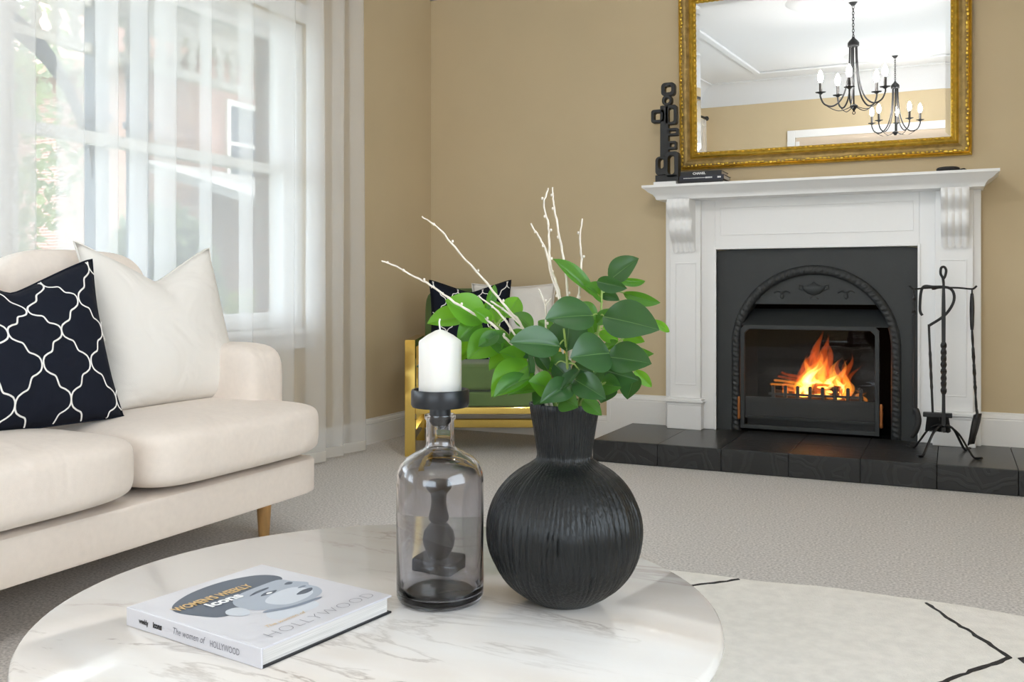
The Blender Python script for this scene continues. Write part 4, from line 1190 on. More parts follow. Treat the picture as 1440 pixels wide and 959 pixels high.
# ------------------------------------------------------------------ coffee table book
A_, B_, C_ = Vector((-1.079, 0.976, TZ)), Vector((-0.797, 0.945, TZ)), Vector((-0.761, 1.191, TZ))
bx_ax = (C_ - B_).normalized()
by_ax = Vector((-bx_ax.y, bx_ax.x, 0))
bw, bh, bt = 0.249, 0.284, 0.027
bkr = thing('book', B_, 'white hardcover book with a printed portrait lying on the marble table', 'book', rz=math.atan2(bx_ax.y, bx_ax.x))
# local: x away from spine, y towards the head of the book, z up
MB().box(0.0, bw, 0, bh, 0, 0.003).build('back_cover', 'cover_black', bkr, bev=0.001)
MB().box(0.0, bw, 0, bh, bt - 0.003, bt).build('front_cover', 'paper_white', bkr, bev=0.001)
MB().box(-0.003, 0.0, 0, bh, 0.0005, bt).build('spine', 'paper_white', bkr, bev=0.001)
MB().box(0.001, bw - 0.006, 0.004, bh - 0.004, 0.003, bt - 0.003).build('page_block', 'pages', bkr)
sm_ = Matrix(((0, 0, -1, -0.0034), (-1, 0, 0, bh), (0, 1, 0, 0), (0, 0, 0, 1)))     # spine text: reads from the head down
text('weekly', 0.010, 'spine_title', 'ink_black', bkr, sm_ @ Matrix.Translation((0.030, 0.010, 0)), squash=0.75, offset=0.0004)
text('icons', 0.011, 'spine_title', 'ink_black', bkr, sm_ @ Matrix.Translation((0.062, 0.010, 0)), squash=0.85, offset=0.0007)
text('The women of', 0.0135, 'spine_title', 'ink', bkr, sm_ @ Matrix.Translation((0.105, 0.010, 0)), squash=0.80, shear=0.3, spacing=1.05)
text('HOLLYWOOD', 0.0125, 'spine_title', 'ink', bkr, sm_ @ Matrix.Translation((0.184, 0.009, 0)), squash=0.72)
cm_ = Matrix.Translation((0, 0, bt + 0.0009))
text('HOLLYWOOD', 0.030, 'cover_title', 'ink', bkr, cm_ @ Matrix.Translation((0.028, 0.016, 0)), squash=1.0, spacing=1.08, offset=-0.0009)
text("WOMEN'S WEEKLY", 0.0255, 'cover_title', 'ink_gold', bkr, cm_ @ Matrix.Translation((0.024, 0.203, 0.0002)), squash=0.62, offset=0.0008)
text("icons", 0.030, 'cover_title', 'ink_white', bkr, cm_ @ Matrix.Translation((0.062, 0.178, 0.0002)), squash=0.95, offset=0.0012)
text('The women of', 0.012, 'cover_title', 'ink_gold', bkr, cm_ @ Matrix.Translation((0.05, 0.049, 0.0)), shear=0.3)
def patch(pts, m, lay, name='cover_portrait', sm=True):
    p3 = [Vector((x, y, 0)) for x, y in pts]
    if sm:
        L_ = len(p3); p4 = []
        for i in range(L_):
            p0, p1, p2, p3_ = p3[i - 1], p3[i], p3[(i + 1) % L_], p3[(i + 2) % L_]
            for k in range(5):
                t = k / 5
                p4.append(0.5 * ((2 * p1) + (p2 - p0) * t + (2 * p0 - 5 * p1 + 4 * p2 - p3_) * t * t + (3 * p1 - p0 - 3 * p2 + p3_) * t ** 3))
        p3 = p4
    z = bt + 0.0002 + 0.00012 * lay
    MB().add([(p.x, p.y, z) for p in p3], [tuple(range(len(p3)))]).build(name, m, bkr, fix=False)
# generic grey blue portrait: dark swept hair, pale face turned to the fore edge, neck
patch([(0.09, 0.06), (0.15, 0.055), (0.165, 0.08), (0.15, 0.10), (0.10, 0.10), (0.08, 0.08)], 'face0', 0)
patch([(0.045, 0.135), (0.03, 0.165), (0.022, 0.205), (0.04, 0.235), (0.09, 0.258), (0.15, 0.262), (0.20, 0.245), (0.218, 0.215), (0.205, 0.19), (0.15, 0.185), (0.10, 0.165), (0.08, 0.135)], 'face3', 1)
patch([(0.085, 0.13), (0.09, 0.165), (0.12, 0.19), (0.17, 0.197), (0.205, 0.196), (0.212, 0.175), (0.222, 0.150), (0.214, 0.138), (0.214, 0.118), (0.20, 0.096), (0.17, 0.085), (0.13, 0.088), (0.10, 0.105)], 'face1', 2)
patch([(0.13, 0.10), (0.16, 0.095), (0.19, 0.105), (0.20, 0.125), (0.19, 0.15), (0.15, 0.15), (0.12, 0.13)], 'face0', 3)
patch([(0.062, 0.115), (0.055, 0.135), (0.065, 0.150), (0.082, 0.148), (0.085, 0.128), (0.075, 0.112)], 'face0', 3)
patch([(0.125, 0.171), (0.145, 0.180), (0.168, 0.181), (0.166, 0.176), (0.145, 0.173)], 'face3', 4)
patch([(0.135, 0.157), (0.150, 0.165), (0.168, 0.160), (0.155, 0.153)], 'face3', 4)
patch([(0.146, 0.158), (0.152, 0.1615), (0.158, 0.158), (0.152, 0.155)], 'ink_white', 5)
patch([(0.193, 0.170), (0.204, 0.175), (0.208, 0.168), (0.200, 0.163)], 'face3', 4)
patch([(0.170, 0.119), (0.190, 0.127), (0.206, 0.124), (0.196, 0.114), (0.180, 0.112)], 'face3', 4)
patch([(0.192, 0.140), (0.205, 0.143), (0.208, 0.138), (0.198, 0.136)], 'face2', 4)
patch([(0.09, 0.098), (0.13, 0.080), (0.18, 0.078), (0.175, 0.084), (0.13, 0.088), (0.10, 0.103)], 'face2', 4)

# ------------------------------------------------------------------ glass bottle candle holder
bz = atz(619, 843, 1.4628); bz.z = TZ
bo = thing('candle_holder', bz, 'smoked glass bottle candle holder with black metal dish', 'candle holder')
outer = [(0.0, 0.0), (0.058, 0.0), (0.065, 0.004), (0.0680, 0.012), (0.0682, 0.03), (0.0682, 0.185), (0.0668, 0.200), (0.0615, 0.213), (0.052, 0.2225), (0.039, 0.2305), (0.028, 0.2355), (0.0228, 0.240), (0.0218, 0.250), (0.0218, 0.280), (0.0238, 0.283), (0.0245, 0.2865), (0.0238, 0.290)]
inner = [(0.0205, 0.290), (0.0190, 0.284), (0.0188, 0.250), (0.0198, 0.240), (0.026, 0.2330), (0.037, 0.2282), (0.0502, 0.2200), (0.0592, 0.2108), (0.0642, 0.198), (0.0655, 0.185), (0.0655, 0.03), (0.063, 0.018), (0.052, 0.012), (0.030, 0.016), (0.0, 0.020)]
MB().lathe(outer + inner, 64).build('bottle', 'smoke_glass', bo, smooth=60)
MB().lathe([(0.0, 0.2905), (0.0165, 0.2905), (0.0165, 0.303), (0.030, 0.3005), (0.0435, 0.302), (0.0455, 0.306), (0.0455, 0.326), (0.044, 0.329), (0.041, 0.329), (0.040, 0.325), (0.040, 0.318), (0.0, 0.318)][1:], 56).build('dish', 'black_metal', bo, smooth=40)
MB().lathe([(0.0, 0.274), (0.012, 0.274), (0.0165, 0.280), (0.0165, 0.2905)], 32).build('plug', 'black_metal', bo, smooth=40)
cd = thing('candle', bz + Vector((0, 0, 0.318)), 'thick white pillar candle standing on the black dish', 'candle')
MB().lathe([(0.0, 0.0), (0.0325, 0.0), (0.0335, 0.002), (0.0335, 0.084), (0.0325, 0.087), (0.020, 0.096), (0.008, 0.1025), (0.003, 0.104), (0.0, 0.104)], 56).build('wax', 'candle', cd, smooth=45)
MB().tube(smoothpts([(0, 0, 0.103), (-0.001, 0, 0.110), (-0.0015, 0, 0.116), (-0.0002, 0, 0.121)], 4), 0.0014, 6).build('wick', 'embroidery', cd, smooth=60)
ob = atz(617, 812, 1.5750); ob.z = TZ
on = thing('ornament', ob, 'small black turned ornament standing behind the smoked glass bottle', 'ornament')
MB().superbox((0, 0, 0.014), (0.041, 0.034, 0.014), 10, 8).build('foot', 'black_wood', on, smooth=40)
MB().lathe([(0.0, 0.028), (0.018, 0.028), (0.021, 0.034), (0.027, 0.048), (0.029, 0.060), (0.026, 0.074), (0.017, 0.086), (0.013, 0.090), (0.017, 0.094), (0.018, 0.100), (0.015, 0.112), (0.013, 0.126), (0.014, 0.140), (0.016, 0.144), (0.022, 0.150), (0.0225, 0.158), (0.018, 0.166), (0.0, 0.169)], 36).build('spindle', 'black_wood', on, smooth=60)

# ------------------------------------------------------------------ ribbed vase
vz = atz(794, 843, 1.4630); vz.z = TZ
va = thing('vase', vz, 'round black vase with ribbed sides and flared neck on the marble table', 'vase')
prof = [(0.0, 0.004), (0.040, 0.0), (0.050, 0.001)]
for k in range(1, 30):
    a = -PI / 2 + 0.43 + (PI - 0.43 - 0.40) * k / 30
    prof.append((0.1215 * math.cos(a) if True else 0, 0.1085 + 0.1165 * math.sin(a)))
prof += [(0.0440, 0.2205), (0.0425, 0.2265), (0.0432, 0.234), (0.0455, 0.250), (0.0490, 0.272), (0.0530, 0.296), (0.0548, 0.306), (0.0535, 0.3085), (0.0500, 0.306), (0.0470, 0.285), (0.040, 0.235), (0.036, 0.228), (0.0, 0.226)]
rn = random.Random(8)
ribs = [(rn.uniform(0, 2 * PI), rn.uniform(0.5, 1.3)) for _ in range(9)]
def rib(a, t, z):
    if z < 0.003 or t > 0.93: return 1.0
    a2 = a + 0.05 * math.sin(9 * z / 0.3 + 3 * math.sin(2 * a)) * 0.6
    s1 = abs(math.sin(38 * a2 + 1.6 * math.sin(5 * a2))) ** 0.6 * (0.75 + 0.25 * math.sin(13 * a2))
    s2 = math.sin(17 * a2 + 2.0 * math.sin(3 * a2) + 6 * z)
    amp = 0.030 if z < 0.215 else 0.045
    return 1 + amp * (s1 - 0.6) + 0.008 * s2
MB().lathe(prof, 420, (0, 0, 0), rib).build('body', 'black_ceramic', va, smooth=70)

# ------------------------------------------------------------------ foliage and twigs in the vase
ZV = 1.463
mouth = vz + Vector((0, 0, 0.235))
GS = [('leafy_stem', [(796, 590), (806, 548), (824, 512), (838, 478), (845, 440), (846, 402)], 1.46, 'tall leafy stem rising highest on the side of the vase by the fireplace'),
      ('leafy_stem', [(800, 590), (822, 540), (848, 508), (868, 484), (884, 468)], 1.44, 'leafy stem reaching out of the vase towards the mantelpiece'),
      ('leafy_stem', [(790, 590), (768, 535), (738, 495), (708, 465), (684, 446)], 1.49, 'leafy stem of bright green leaves reaching out over the candle'),
      ('leafy_stem', [(795, 590), (798, 540), (797, 500), (793, 462)], 1.415, 'leafy stem of broad dark leaves in the middle of the vase'),
      ('leafy_stem', [(790, 585), (780, 562), (765, 548), (748, 534)], 1.42, 'short leafy stem drooping over the vase rim beside the candle'),
      ('leafy_stem', [(800, 585), (820, 562), (840, 545), (862, 532)], 1.42, 'short leafy stem drooping over the vase rim below the tall stem')]
stems = []
for nm, pts, z, lab in GS:
    P0 = [mouth + (atz(pts[0][0], pts[0][1], ZV) - atz(794, 590, ZV)) * 0.5]
    P3 = P0 + [atz(x, y, ZV + (z - ZV) * (i + 1) / len(pts)) for i, (x, y) in enumerate(pts)][1:]
    r = thing(nm, P3[0], lab, 'stem', 'leafy stems in the vase')
    sp_ = smoothpts(P3, 6)
    MB().tube(sp_, [0.0028 - 0.0012 * i / len(sp_) for i in range(len(sp_))], 7).build('stalk', 'stem', r, smooth=60, world=True)
    stems.append((r, sp_))
leaf_cache = {}
def leaf_mesh(kind, m):
    if (kind, m) in leaf_cache: return leaf_cache[(kind, m)]
    fold, curl = {'flat': (0.20, 0.16), 'curl': (0.24, 0.34), 'droop': (0.2, 0.48)}[kind]
    v, f = [], []
    n, S = 12, 8
    for i in range(n + 1):
        t = i / n
        wv = 0.5 * (math.sin(PI * t ** 0.90) ** 0.78) + 0.006
        for j in range(S + 1):
            u = -1 + 2 * j / S
            x = u * wv
            z = fold * abs(u) * wv * 2 - curl * (t - 0.5) ** 2 + 0.022 * math.sin(8 * t + 1.5 * (u > 0)) * abs(u) ** 1.5 - 0.10 * (abs(u) ** 2.5) * wv
            v.append((x, t, z + curl * 0.25))
    for i in range(n):
        for j in range(S): f.append((i * (S + 1) + j, i * (S + 1) + j + 1, (i + 1) * (S + 1) + j + 1, (i + 1) * (S + 1) + j))
    me = bpy.data.meshes.new('leaf'); me.from_pydata(v, [], f)
    me.polygons.foreach_set('use_smooth', [True] * len(me.polygons))
    me.materials.append(M[m]); me.materials.append(M['leaf_vein'])
    # midrib strip, slightly proud
    bm = bmesh.new(); bm.from_mesh(me)
    prev = None
    for i in range(n + 1):
        t = i / n
        zz = -curl * (t - 0.5) ** 2 + curl * 0.25 + 0.006
        a = bm.verts.new((-0.012 * (1 - 0.8 * t), t, zz)); b2 = bm.verts.new((0.012 * (1 - 0.8 * t), t, zz))
        if prev:
            fc = bm.faces.new((prev[0], prev[1], b2, a)); fc.material_index = 1; fc.smooth = True
        prev = (a, b2)
    bm.to_mesh(me); bm.free()
    leaf_cache[(kind, m)] = me
    return me
camv = Vector((0, 0, EYE))
LEAVES = [  # base px, tip px, width px, depth at base, depth at tip, roll, kind, colour
    (858, 394, 896, 365, 27, 1.46, 1.44, -0.3, 'flat', 'leaf_dark'), (831, 414, 780, 367, 17, 1.47, 1.46, 0.5, 'flat', 'leaf_mid'),
    (862, 391, 905, 395, 9, 1.47, 1.49, 0.9, 'curl', 'leaf_mid'), (841, 396, 880, 405, 17, 1.45, 1.42, 0.6, 'flat', 'leaf_dark'),
    (878, 412, 926, 425, 16, 1.47, 1.46, 0.7, 'droop', 'leaf_mid'), (851, 446, 923, 463, 42, 1.43, 1.38, 0.0, 'flat', 'leaf_dark'),
    (831, 444, 770, 449, 32, 1.44, 1.39, 0.1, 'flat', 'leaf_dark'), (785, 487, 720, 482, 34, 1.40, 1.37, 0.1, 'flat', 'leaf_dark'),
    (855, 497, 805, 503, 38, 1.41, 1.37, 0.0, 'flat', 'leaf_dark'), (855, 502, 913, 511, 34, 1.42, 1.38, 0.0, 'flat', 'leaf_dark'),
    (797, 493, 801, 450, 36, 1.42, 1.46, 0.0, 'flat', 'leaf_dark'), (810, 535, 850, 560, 27, 1.41, 1.37, 0.2, 'curl', 'leaf_dark'),
    (801, 541, 762, 565, 24, 1.41, 1.37, -0.2, 'curl', 'leaf_dark'), (776, 549, 745, 537, 34, 1.42, 1.40, 0.1, 'curl', 'leaf_light'),
    (846, 540, 872, 545, 24, 1.43, 1.41, 0.2, 'curl', 'leaf_mid'), (893, 529, 883, 560, 22, 1.45, 1.43, 0.5, 'flat', 'leaf_dark'),
    (892, 521, 915, 543, 14, 1.49, 1.49, 0.2, 'flat', 'leaf_light'), (855, 491, 916, 497, 19, 1.45, 1.43, 0.6, 'droop', 'leaf_mid'),
    (918, 450, 940, 466, 9, 1.47, 1.48, 0.3, 'flat', 'leaf_light'), (852, 521, 895, 534, 25, 1.44, 1.41, 0.4, 'curl', 'leaf_dark'),
    (821, 563, 845, 583, 17, 1.40, 1.38, 0.2, 'curl', 'leaf_mid'), (778, 470, 758, 452, 16, 1.47, 1.48, 0.3, 'flat', 'leaf_mid'),
    (848, 464, 882, 456, 22, 1.49, 1.50, 0.1, 'flat', 'leaf_light'), (831, 482, 817, 450, 11, 1.46, 1.46, 0.5, 'flat', 'leaf_mid'),
    (874, 470, 905, 480, 16, 1.47, 1.45, 0.3, 'curl', 'leaf_light'), (836, 470, 826, 432, 15, 1.48, 1.50, 0.4, 'flat', 'leaf_mid'),
    (681, 449, 629, 424, 36, 1.50, 1.48, 0.1, 'flat', 'leaf_light'), (664, 447, 604, 455, 25, 1.51, 1.50, 0.3, 'curl', 'leaf_light'),
    (674, 453, 645, 478, 27, 1.50, 1.48, -0.2, 'curl', 'leaf_mid'), (704, 470, 660, 503, 34, 1.48, 1.45, 0.1, 'flat', 'leaf_light'),
    (686, 468, 645, 507, 22, 1.50, 1.49, 0.3, 'flat', 'leaf_light'), (718, 490, 683, 475, 24, 1.47, 1.45, 0.2, 'flat', 'leaf_mid'),
    (739, 511, 704, 496, 23, 1.46, 1.44, 0.1, 'curl', 'leaf_light'), (700, 456, 688, 424, 25, 1.50, 1.52, 0.2, 'flat', 'leaf_light'),
    (712, 446, 728, 420, 22, 1.50, 1.52, 0.3, 'flat', 'leaf_light'), (683, 436, 695, 402, 12, 1.50, 1.51, 0.7, 'flat', 'leaf_mid'),
    (748, 462, 723, 442, 19, 1.49, 1.50, 0.3, 'flat', 'leaf_mid'), (744, 514, 694, 556, 36, 1.44, 1.40, 0.1, 'curl', 'leaf_light'),
    (742, 532, 697, 558, 17, 1.42, 1.38, 0.4, 'curl', 'leaf_mid'), (744, 536, 742, 494, 8, 1.42, 1.41, 0.9, 'flat', 'leaf_dark'),
    (760, 548, 716, 556, 14, 1.43, 1.40, 0.5, 'curl', 'leaf_mid'), (815, 520, 790, 548, 12, 1.41, 1.39, 0.8, 'flat', 'leaf_dark'),
    (770, 520, 752, 496, 17, 1.45, 1.45, 0.3, 'flat', 'leaf_dark'), (785, 525, 766, 500, 20, 1.46, 1.47, 0.2, 'flat', 'leaf_mid'),
    (822, 540, 848, 515, 22, 1.46, 1.48, 0.2, 'flat', 'leaf_dark'), (805, 545, 828, 520, 24, 1.45, 1.46, 0.1, 'flat', 'leaf_dark'),
    (790, 560, 812, 572, 22, 1.42, 1.395, 0.4, 'curl', 'leaf_mid'), (860, 545, 846, 566, 20, 1.44, 1.42, 0.4, 'curl', 'leaf_dark'),
    (776, 556, 752, 569, 18, 1.43, 1.405, 0.5, 'curl', 'leaf_dark'), (780, 512, 800, 532, 26, 1.44, 1.43, 0.2, 'flat', 'leaf_dark')]
for (a_, b_, c_, d_, w_, k_) in [(846, 420, 822, 402, 13, 'leaf_mid'), (846, 412, 870, 422, 13, 'leaf_dark'), (840, 455, 864, 436, 15, 'leaf_mid'), (842, 468, 868, 478, 15, 'leaf_light'),
        (850, 485, 880, 500, 16, 'leaf_mid'), (800, 505, 774, 517, 19, 'leaf_mid'), (806, 515, 834, 528, 19, 'leaf_dark'), (765, 540, 730, 548, 14, 'leaf_mid'), (700, 470, 674, 487, 17, 'leaf_mid'),
        (720, 485, 746, 470, 15, 'leaf_mid'), (735, 500, 766, 486, 17, 'leaf_dark'), (690, 452, 666, 436, 15, 'leaf_light'), (870, 510, 894, 500, 14, 'leaf_mid'), (868, 528, 892, 546, 16, 'leaf_mid'),
        (830, 545, 822, 571, 17, 'leaf_mid'), (785, 548, 771, 573, 17, 'leaf_mid'), (838, 448, 812, 428, 15, 'leaf_mid'), (724, 500, 690, 520, 18, 'leaf_light')]:
    LEAVES.append((a_, b_, c_, d_, w_, 1.47 + 0.02 * ((a_ % 7) / 6 - 0.5), 1.46 + 0.03 * ((b_ % 5) / 4 - 0.5), 0.15 * (a_ % 5), 'curl', k_))
for (bx0, by0, tx0, ty0, wpx, zb, zt_, roll, kind, m) in LEAVES:
    Bp, Tp = atz(bx0, by0, zb), atz(tx0, ty0, zt_)
    d = Tp - Bp
    Bp = Bp - d * 0.04; Tp = Tp + d * 0.06; d = Tp - Bp
    Lg = d.length
    wd = wpx / F_PX * (zb + zt_) / 2 * 1.18
    yv = d.normalized()
    view = (camv - (Bp + Tp) / 2).normalized()
    nrm = view + Vector((0, 0, 0.35))
    nrm = (nrm - yv * nrm.dot(yv)).normalized()
    nrm = Matrix.Rotation(roll * 0.8, 3, yv) @ nrm
    xv = yv.cross(nrm).normalized()
    wd /= max(0.35, abs(nrm.dot(view)))
    wd = min(wd, Lg * 0.95)
    best = min(((p - Bp).length, si, p) for si, (r, pl_) in enumerate(stems) for p in pl_[4:])
    r = stems[best[1]][0]
    o = bpy.data.objects.new('leaf', leaf_mesh(kind, m)); C.objects.link(o)
    o.parent = r
    mw = Matrix.Translation(Bp) @ Matrix(((xv.x * wd, yv.x * Lg, nrm.x * Lg * 0.8, 0), (xv.y * wd, yv.y * Lg, nrm.y * Lg * 0.8, 0), (xv.z * wd, yv.z * Lg, nrm.z * Lg * 0.8, 0), (0, 0, 0, 1)))
    o.matrix_local = parent_mat(r).inverted() @ mw
    if best[0] > 0.004:
        mid = best[2].lerp(Bp, 0.5) + Vector((0, 0, 0.004))
        MB().tube(smoothpts([best[2], mid, Bp + yv * 0.003], 4), 0.0012, 5).build('petiole', 'stem', r, smooth=60, world=True)
TW = [([(752, 508), (734, 459), (712, 432), (678, 391), (640, 348), (618, 322), (593, 304)], 1.50, 'whitewashed twig slanting over the armchair to the highest point on that side'),
      ([(745, 508), (712, 477), (690, 454), (652, 433), (631, 419), (600, 398), (575, 385), (552, 372), (537, 367)], 1.47, 'longest whitewashed twig stretching lowest past the candle'),
      ([(790, 470), (787, 425), (777, 391), (768, 353), (757, 332), (746, 314)], 1.49, 'straight whitewashed twig leaning towards the armchair among the upright twigs'),
      ([(792, 470), (785, 408), (774, 374), (772, 331), (770, 310), (765, 286), (771, 265)], 1.50, 'whitewashed upright twig with a bent tip'),
      ([(798, 470), (798, 421), (796, 391), (789, 344), (781, 301), (778, 280), (777, 263)], 1.51, 'tallest straight upright whitewashed twig'),
      ([(806, 470), (811, 425), (815, 408), (818, 370), (816, 336), (819, 308)], 1.48, 'whitewashed upright twig closest to the mantelpiece'),
      ([(772, 500), (768, 464), (767, 430), (757, 406)], 1.45, 'short forked whitewashed twig in front of the white armchair cushion'),
      ([(750, 510), (725, 472), (700, 438), (674, 417)], 1.46, 'short whitewashed twig crossing the bright green leaves'),
      ([(757, 505), (742, 470), (715, 440), (690, 424)], 1.48, 'thin whitewashed twig beside the navy armchair cushion')]
for k, (pts, z, lab) in enumerate(TW):
    rn = random.Random(40 + k)
    top = [atz(x, y, ZV + (z - ZV) * (i + 1) / len(pts)) for i, (x, y) in enumerate(pts)]
    base = mouth + Vector((rn.uniform(-.02, .02), rn.uniform(-.02, .02), 0.0))
    mid = base.lerp(top[0], 0.55) + Vector((0, 0, 0.01))
    P3 = smoothpts([base, mid] + top, 5)
    P3 = [p + Vector((rn.uniform(-1, 1), 0, rn.uniform(-1, 1))) * 0.0008 for p in P3]
    r = thing('twig', base, lab, 'twig', 'whitewashed twigs in the vase')
    n = len(P3)
    MB().tube(P3, [0.0026 - 0.0016 * i / n + 0.0004 * rn.random() for i in range(n)], 6).build('twig_stalk', 'twig', r, smooth=60, world=True)
    bd_ = MB()
    for i in range(6, n - 1, 5):
        p = P3[i] + Vector((rn.choice((-1, 1)) * 0.003, 0, 0.002))
        bd_.superbox(p, (0.0020, 0.0020, 0.0026), 2.0, 3)
    bd_.build('buds', 'twig', r, smooth=60, world=True)['kind'] = 'stuff'
    if k == 6:
        a = top[2]
        MB().tube([a, a + (atz(780, 412, z) - atz(767, 430, z)) * 0.6], [0.002, 0.001], 5).build('side_shoot', 'twig', r, smooth=60, world=True)

# ================================================================== CHANDELIERS
def chandelier(x, y, rz, label):
    r = thing('chandelier', (x, y, H), label, 'chandelier', None, rz)
    def c(b, name, m='iron', par=None, **k): return b.build(name, m, par or r, smooth=k.pop('smooth', 50), **k)
    c(MB().lathe([(0.0, -0.055), (0.012, -0.055), (0.02, -0.045), (0.042, -0.02), (0.05, -0.004), (0.05, 0.0)], 28), 'canopy')
    ch = MB()
    z = -0.055
    k = 0
    while z > -0.285:
        cpt = Vector((0, 0, z - 0.012))
        ch.tube([cpt + Vector((0.008 * math.cos(a) * (k % 2 == 0), 0.008 * math.cos(a) * (k % 2), 0.015 * math.sin(a))) for a in [2 * PI * i / 10 for i in range(10)]], 0.0025, 5, closed=True)
        z -= 0.022; k += 1
    c(ch, 'chain')
    c(MB().lathe([(0.0, -0.285), (0.008, -0.288), (0.012, -0.30), (0.034, -0.322), (0.042, -0.335), (0.042, -0.360), (0.036, -0.366), (0.0, -0.366)], 28), 'crown')
    c(MB().lathe([(0.0, -0.80), (0.012, -0.80), (0.03, -0.812), (0.03, -0.82), (0.012, -0.84), (0.006, -0.852), (0.0, -0.854)], 20), 'boss')
    c(MB().tube([Vector((0.011 * math.cos(a), 0, -0.865 + 0.011 * math.sin(a))) for a in [2 * PI * i / 12 for i in range(12)]], 0.003, 6, closed=True), 'bottom_ring')
    c(MB().tube([(0, 0, -0.36), (0, 0, -0.80)], 0.006, 8), 'stem')
    for i in range(5):
        a = 2 * PI * i / 5
        d = Vector((math.cos(a), math.sin(a), 0)); s_ = Vector((-d.y, d.x, 0))
        rad = 0.245
        arm = c(MB().tube(smoothpts([d * 0.026 + Vector((0, 0, -0.36)), d * 0.03 + Vector((0, 0, -0.48)), d * 0.045 + Vector((0, 0, -0.62)), d * 0.085 + Vector((0, 0, -0.745)), d * 0.15 + Vector((0, 0, -0.805)), d * 0.215 + Vector((0, 0, -0.79)), d * rad + Vector((0, 0, -0.735)), d * rad + Vector((0, 0, -0.70))], 6), 0.0065, 8), 'arm')
        c(MB().tube(smoothpts([d * 0.02 + Vector((0, 0, -0.82)), d * 0.11 + Vector((0, 0, -0.845)), d * 0.19 + Vector((0, 0, -0.81)), d * 0.235 + Vector((0, 0, -0.765))], 6), 0.0032, 6), 'scroll', par=arm)
        p = d * rad
        c(MB().lathe([(0.0, -0.712), (0.01, -0.712), (0.018, -0.704), (0.036, -0.700), (0.040, -0.694), (0.012, -0.692), (0.0, -0.692)], 20, p), 'drip_pan', par=arm)
        c(MB().lathe([(0.0, -0.692), (0.0115, -0.692), (0.0115, -0.622), (0.0, -0.622)], 16, p), 'candle_sleeve', 'sleeve', par=arm)
        c(MB().lathe([(0.0, -0.622), (0.010, -0.620), (0.019, -0.600), (0.0215, -0.585), (0.018, -0.562), (0.010, -0.542), (0.004, -0.530), (0.0, -0.527)], 16, p), 'bulb', 'bulb', par=arm)
    return r
chandelier(CH[0][0], CH[0][1], 0.35, 'lit black iron five arm chandelier above the marble table, seen larger in the mirror')
chandelier(CH[1][0], CH[1][1], 0.95, 'lit black iron five arm chandelier towards the wall facing the fireplace, smaller in the mirror')

# ================================================================== OUTSIDE
GZ = -0.45
structure(MB().box(-40, XL - 0.35, -30, 40, GZ - 0.1, GZ).build('ground', 'lawn'), 'lawn outside the window', 'ground')
structure(MB().box(-5.3, XL - 0.35, -3, 9, GZ, -0.12).build('verandah_floor', 'roof_tile'), 'verandah floor outside the window', 'verandah')
structure(MB().box(-5.5, XL - 0.35, -3, 9, 2.75, 2.85).build('verandah_ceiling', 'fret'), 'cream verandah ceiling outside the window', 'verandah')
PX = -5.05
def post(y, label):
    r = thing('verandah_post', (PX, y, -0.12), label, 'post', 'paired verandah posts')
    MB().box(-0.055, 0.055, -0.055, 0.055, 0, 2.87).build('shaft', 'post', r, bev=0.008)
    MB().box(-0.07, 0.07, -0.07, 0.07, 0, 0.18).build('base', 'post', r, bev=0.006)
    MB().box(-0.07, 0.07, -0.07, 0.07, 2.05, 2.10).build('collar', 'post', r, bev=0.006)
post(4.36, 'grey verandah post with the curved bracket outside the window')
post(4.70, 'grey verandah post beside the one with the bracket')
br_ = thing('verandah_bracket', (PX, 4.30, 1.55), 'curved grey timber bracket joining verandah post and frieze', 'bracket')
v, f = [], []
for k in range(15):
    a = PI / 2 * k / 14
    v += [(PX - 0.025, 3.50 + 0.80 * math.sin(a), 1.55 + 0.85 * math.cos(a)), (PX - 0.025, 3.44 + 0.86 * math.sin(a), 1.60 + 0.95 * math.cos(a)), (PX + 0.025, 3.44 + 0.86 * math.sin(a), 1.60 + 0.95 * math.cos(a)), (PX + 0.025, 3.50 + 0.80 * math.sin(a), 1.55 + 0.85 * math.cos(a))]
for k in range(14):
    for j in range(4): f.append((k * 4 + j, k * 4 + (j + 1) % 4, k * 4 + 4 + (j + 1) % 4, k * 4 + 4 + j))
f += [(0, 1, 2, 3), (56, 57, 58, 59)]
MB().add(v, f).build('curve', 'post', br_, world=True)
fz = thing('verandah_frieze', (PX, 5.0, 2.40), 'cream timber frieze with cut out slats hanging between the verandah posts', 'frieze')
MB().box(PX - 0.03, PX + 0.03, -2, 8.5, 2.66, 2.75).build('top_rail', 'fret', fz, world=True)
MB().box(PX - 0.03, PX + 0.03, -2, 8.5, 2.36, 2.42).build('bottom_rail', 'fret', fz, world=True)
sl = [(-0.05, 0), (-0.02, 0.05), (-0.05, 0.10), (-0.018, 0.15), (-0.05, 0.20), (-0.05, 0.24), (0.05, 0.24), (0.05, 0.20), (0.018, 0.15), (0.05, 0.10), (0.02, 0.05), (0.05, 0)]
slm = None
for k in range(28):
    y = 2.6 + 0.145 * k
    if abs(y - 4.36) < 0.06 or abs(y - 4.70) < 0.06: continue
    if slm is None:
        slm = MB().prism([(a, b_) for a, b_ in sl], -0.01, 0.01, 'yz').build('slat', 'fret', fz)
        slm.location = (0, y - 5.0, 0.02)
    else:
        c2 = slm.copy(); C.objects.link(c2); c2.parent = fz; c2.location = (0, y - 5.0, 0.02)
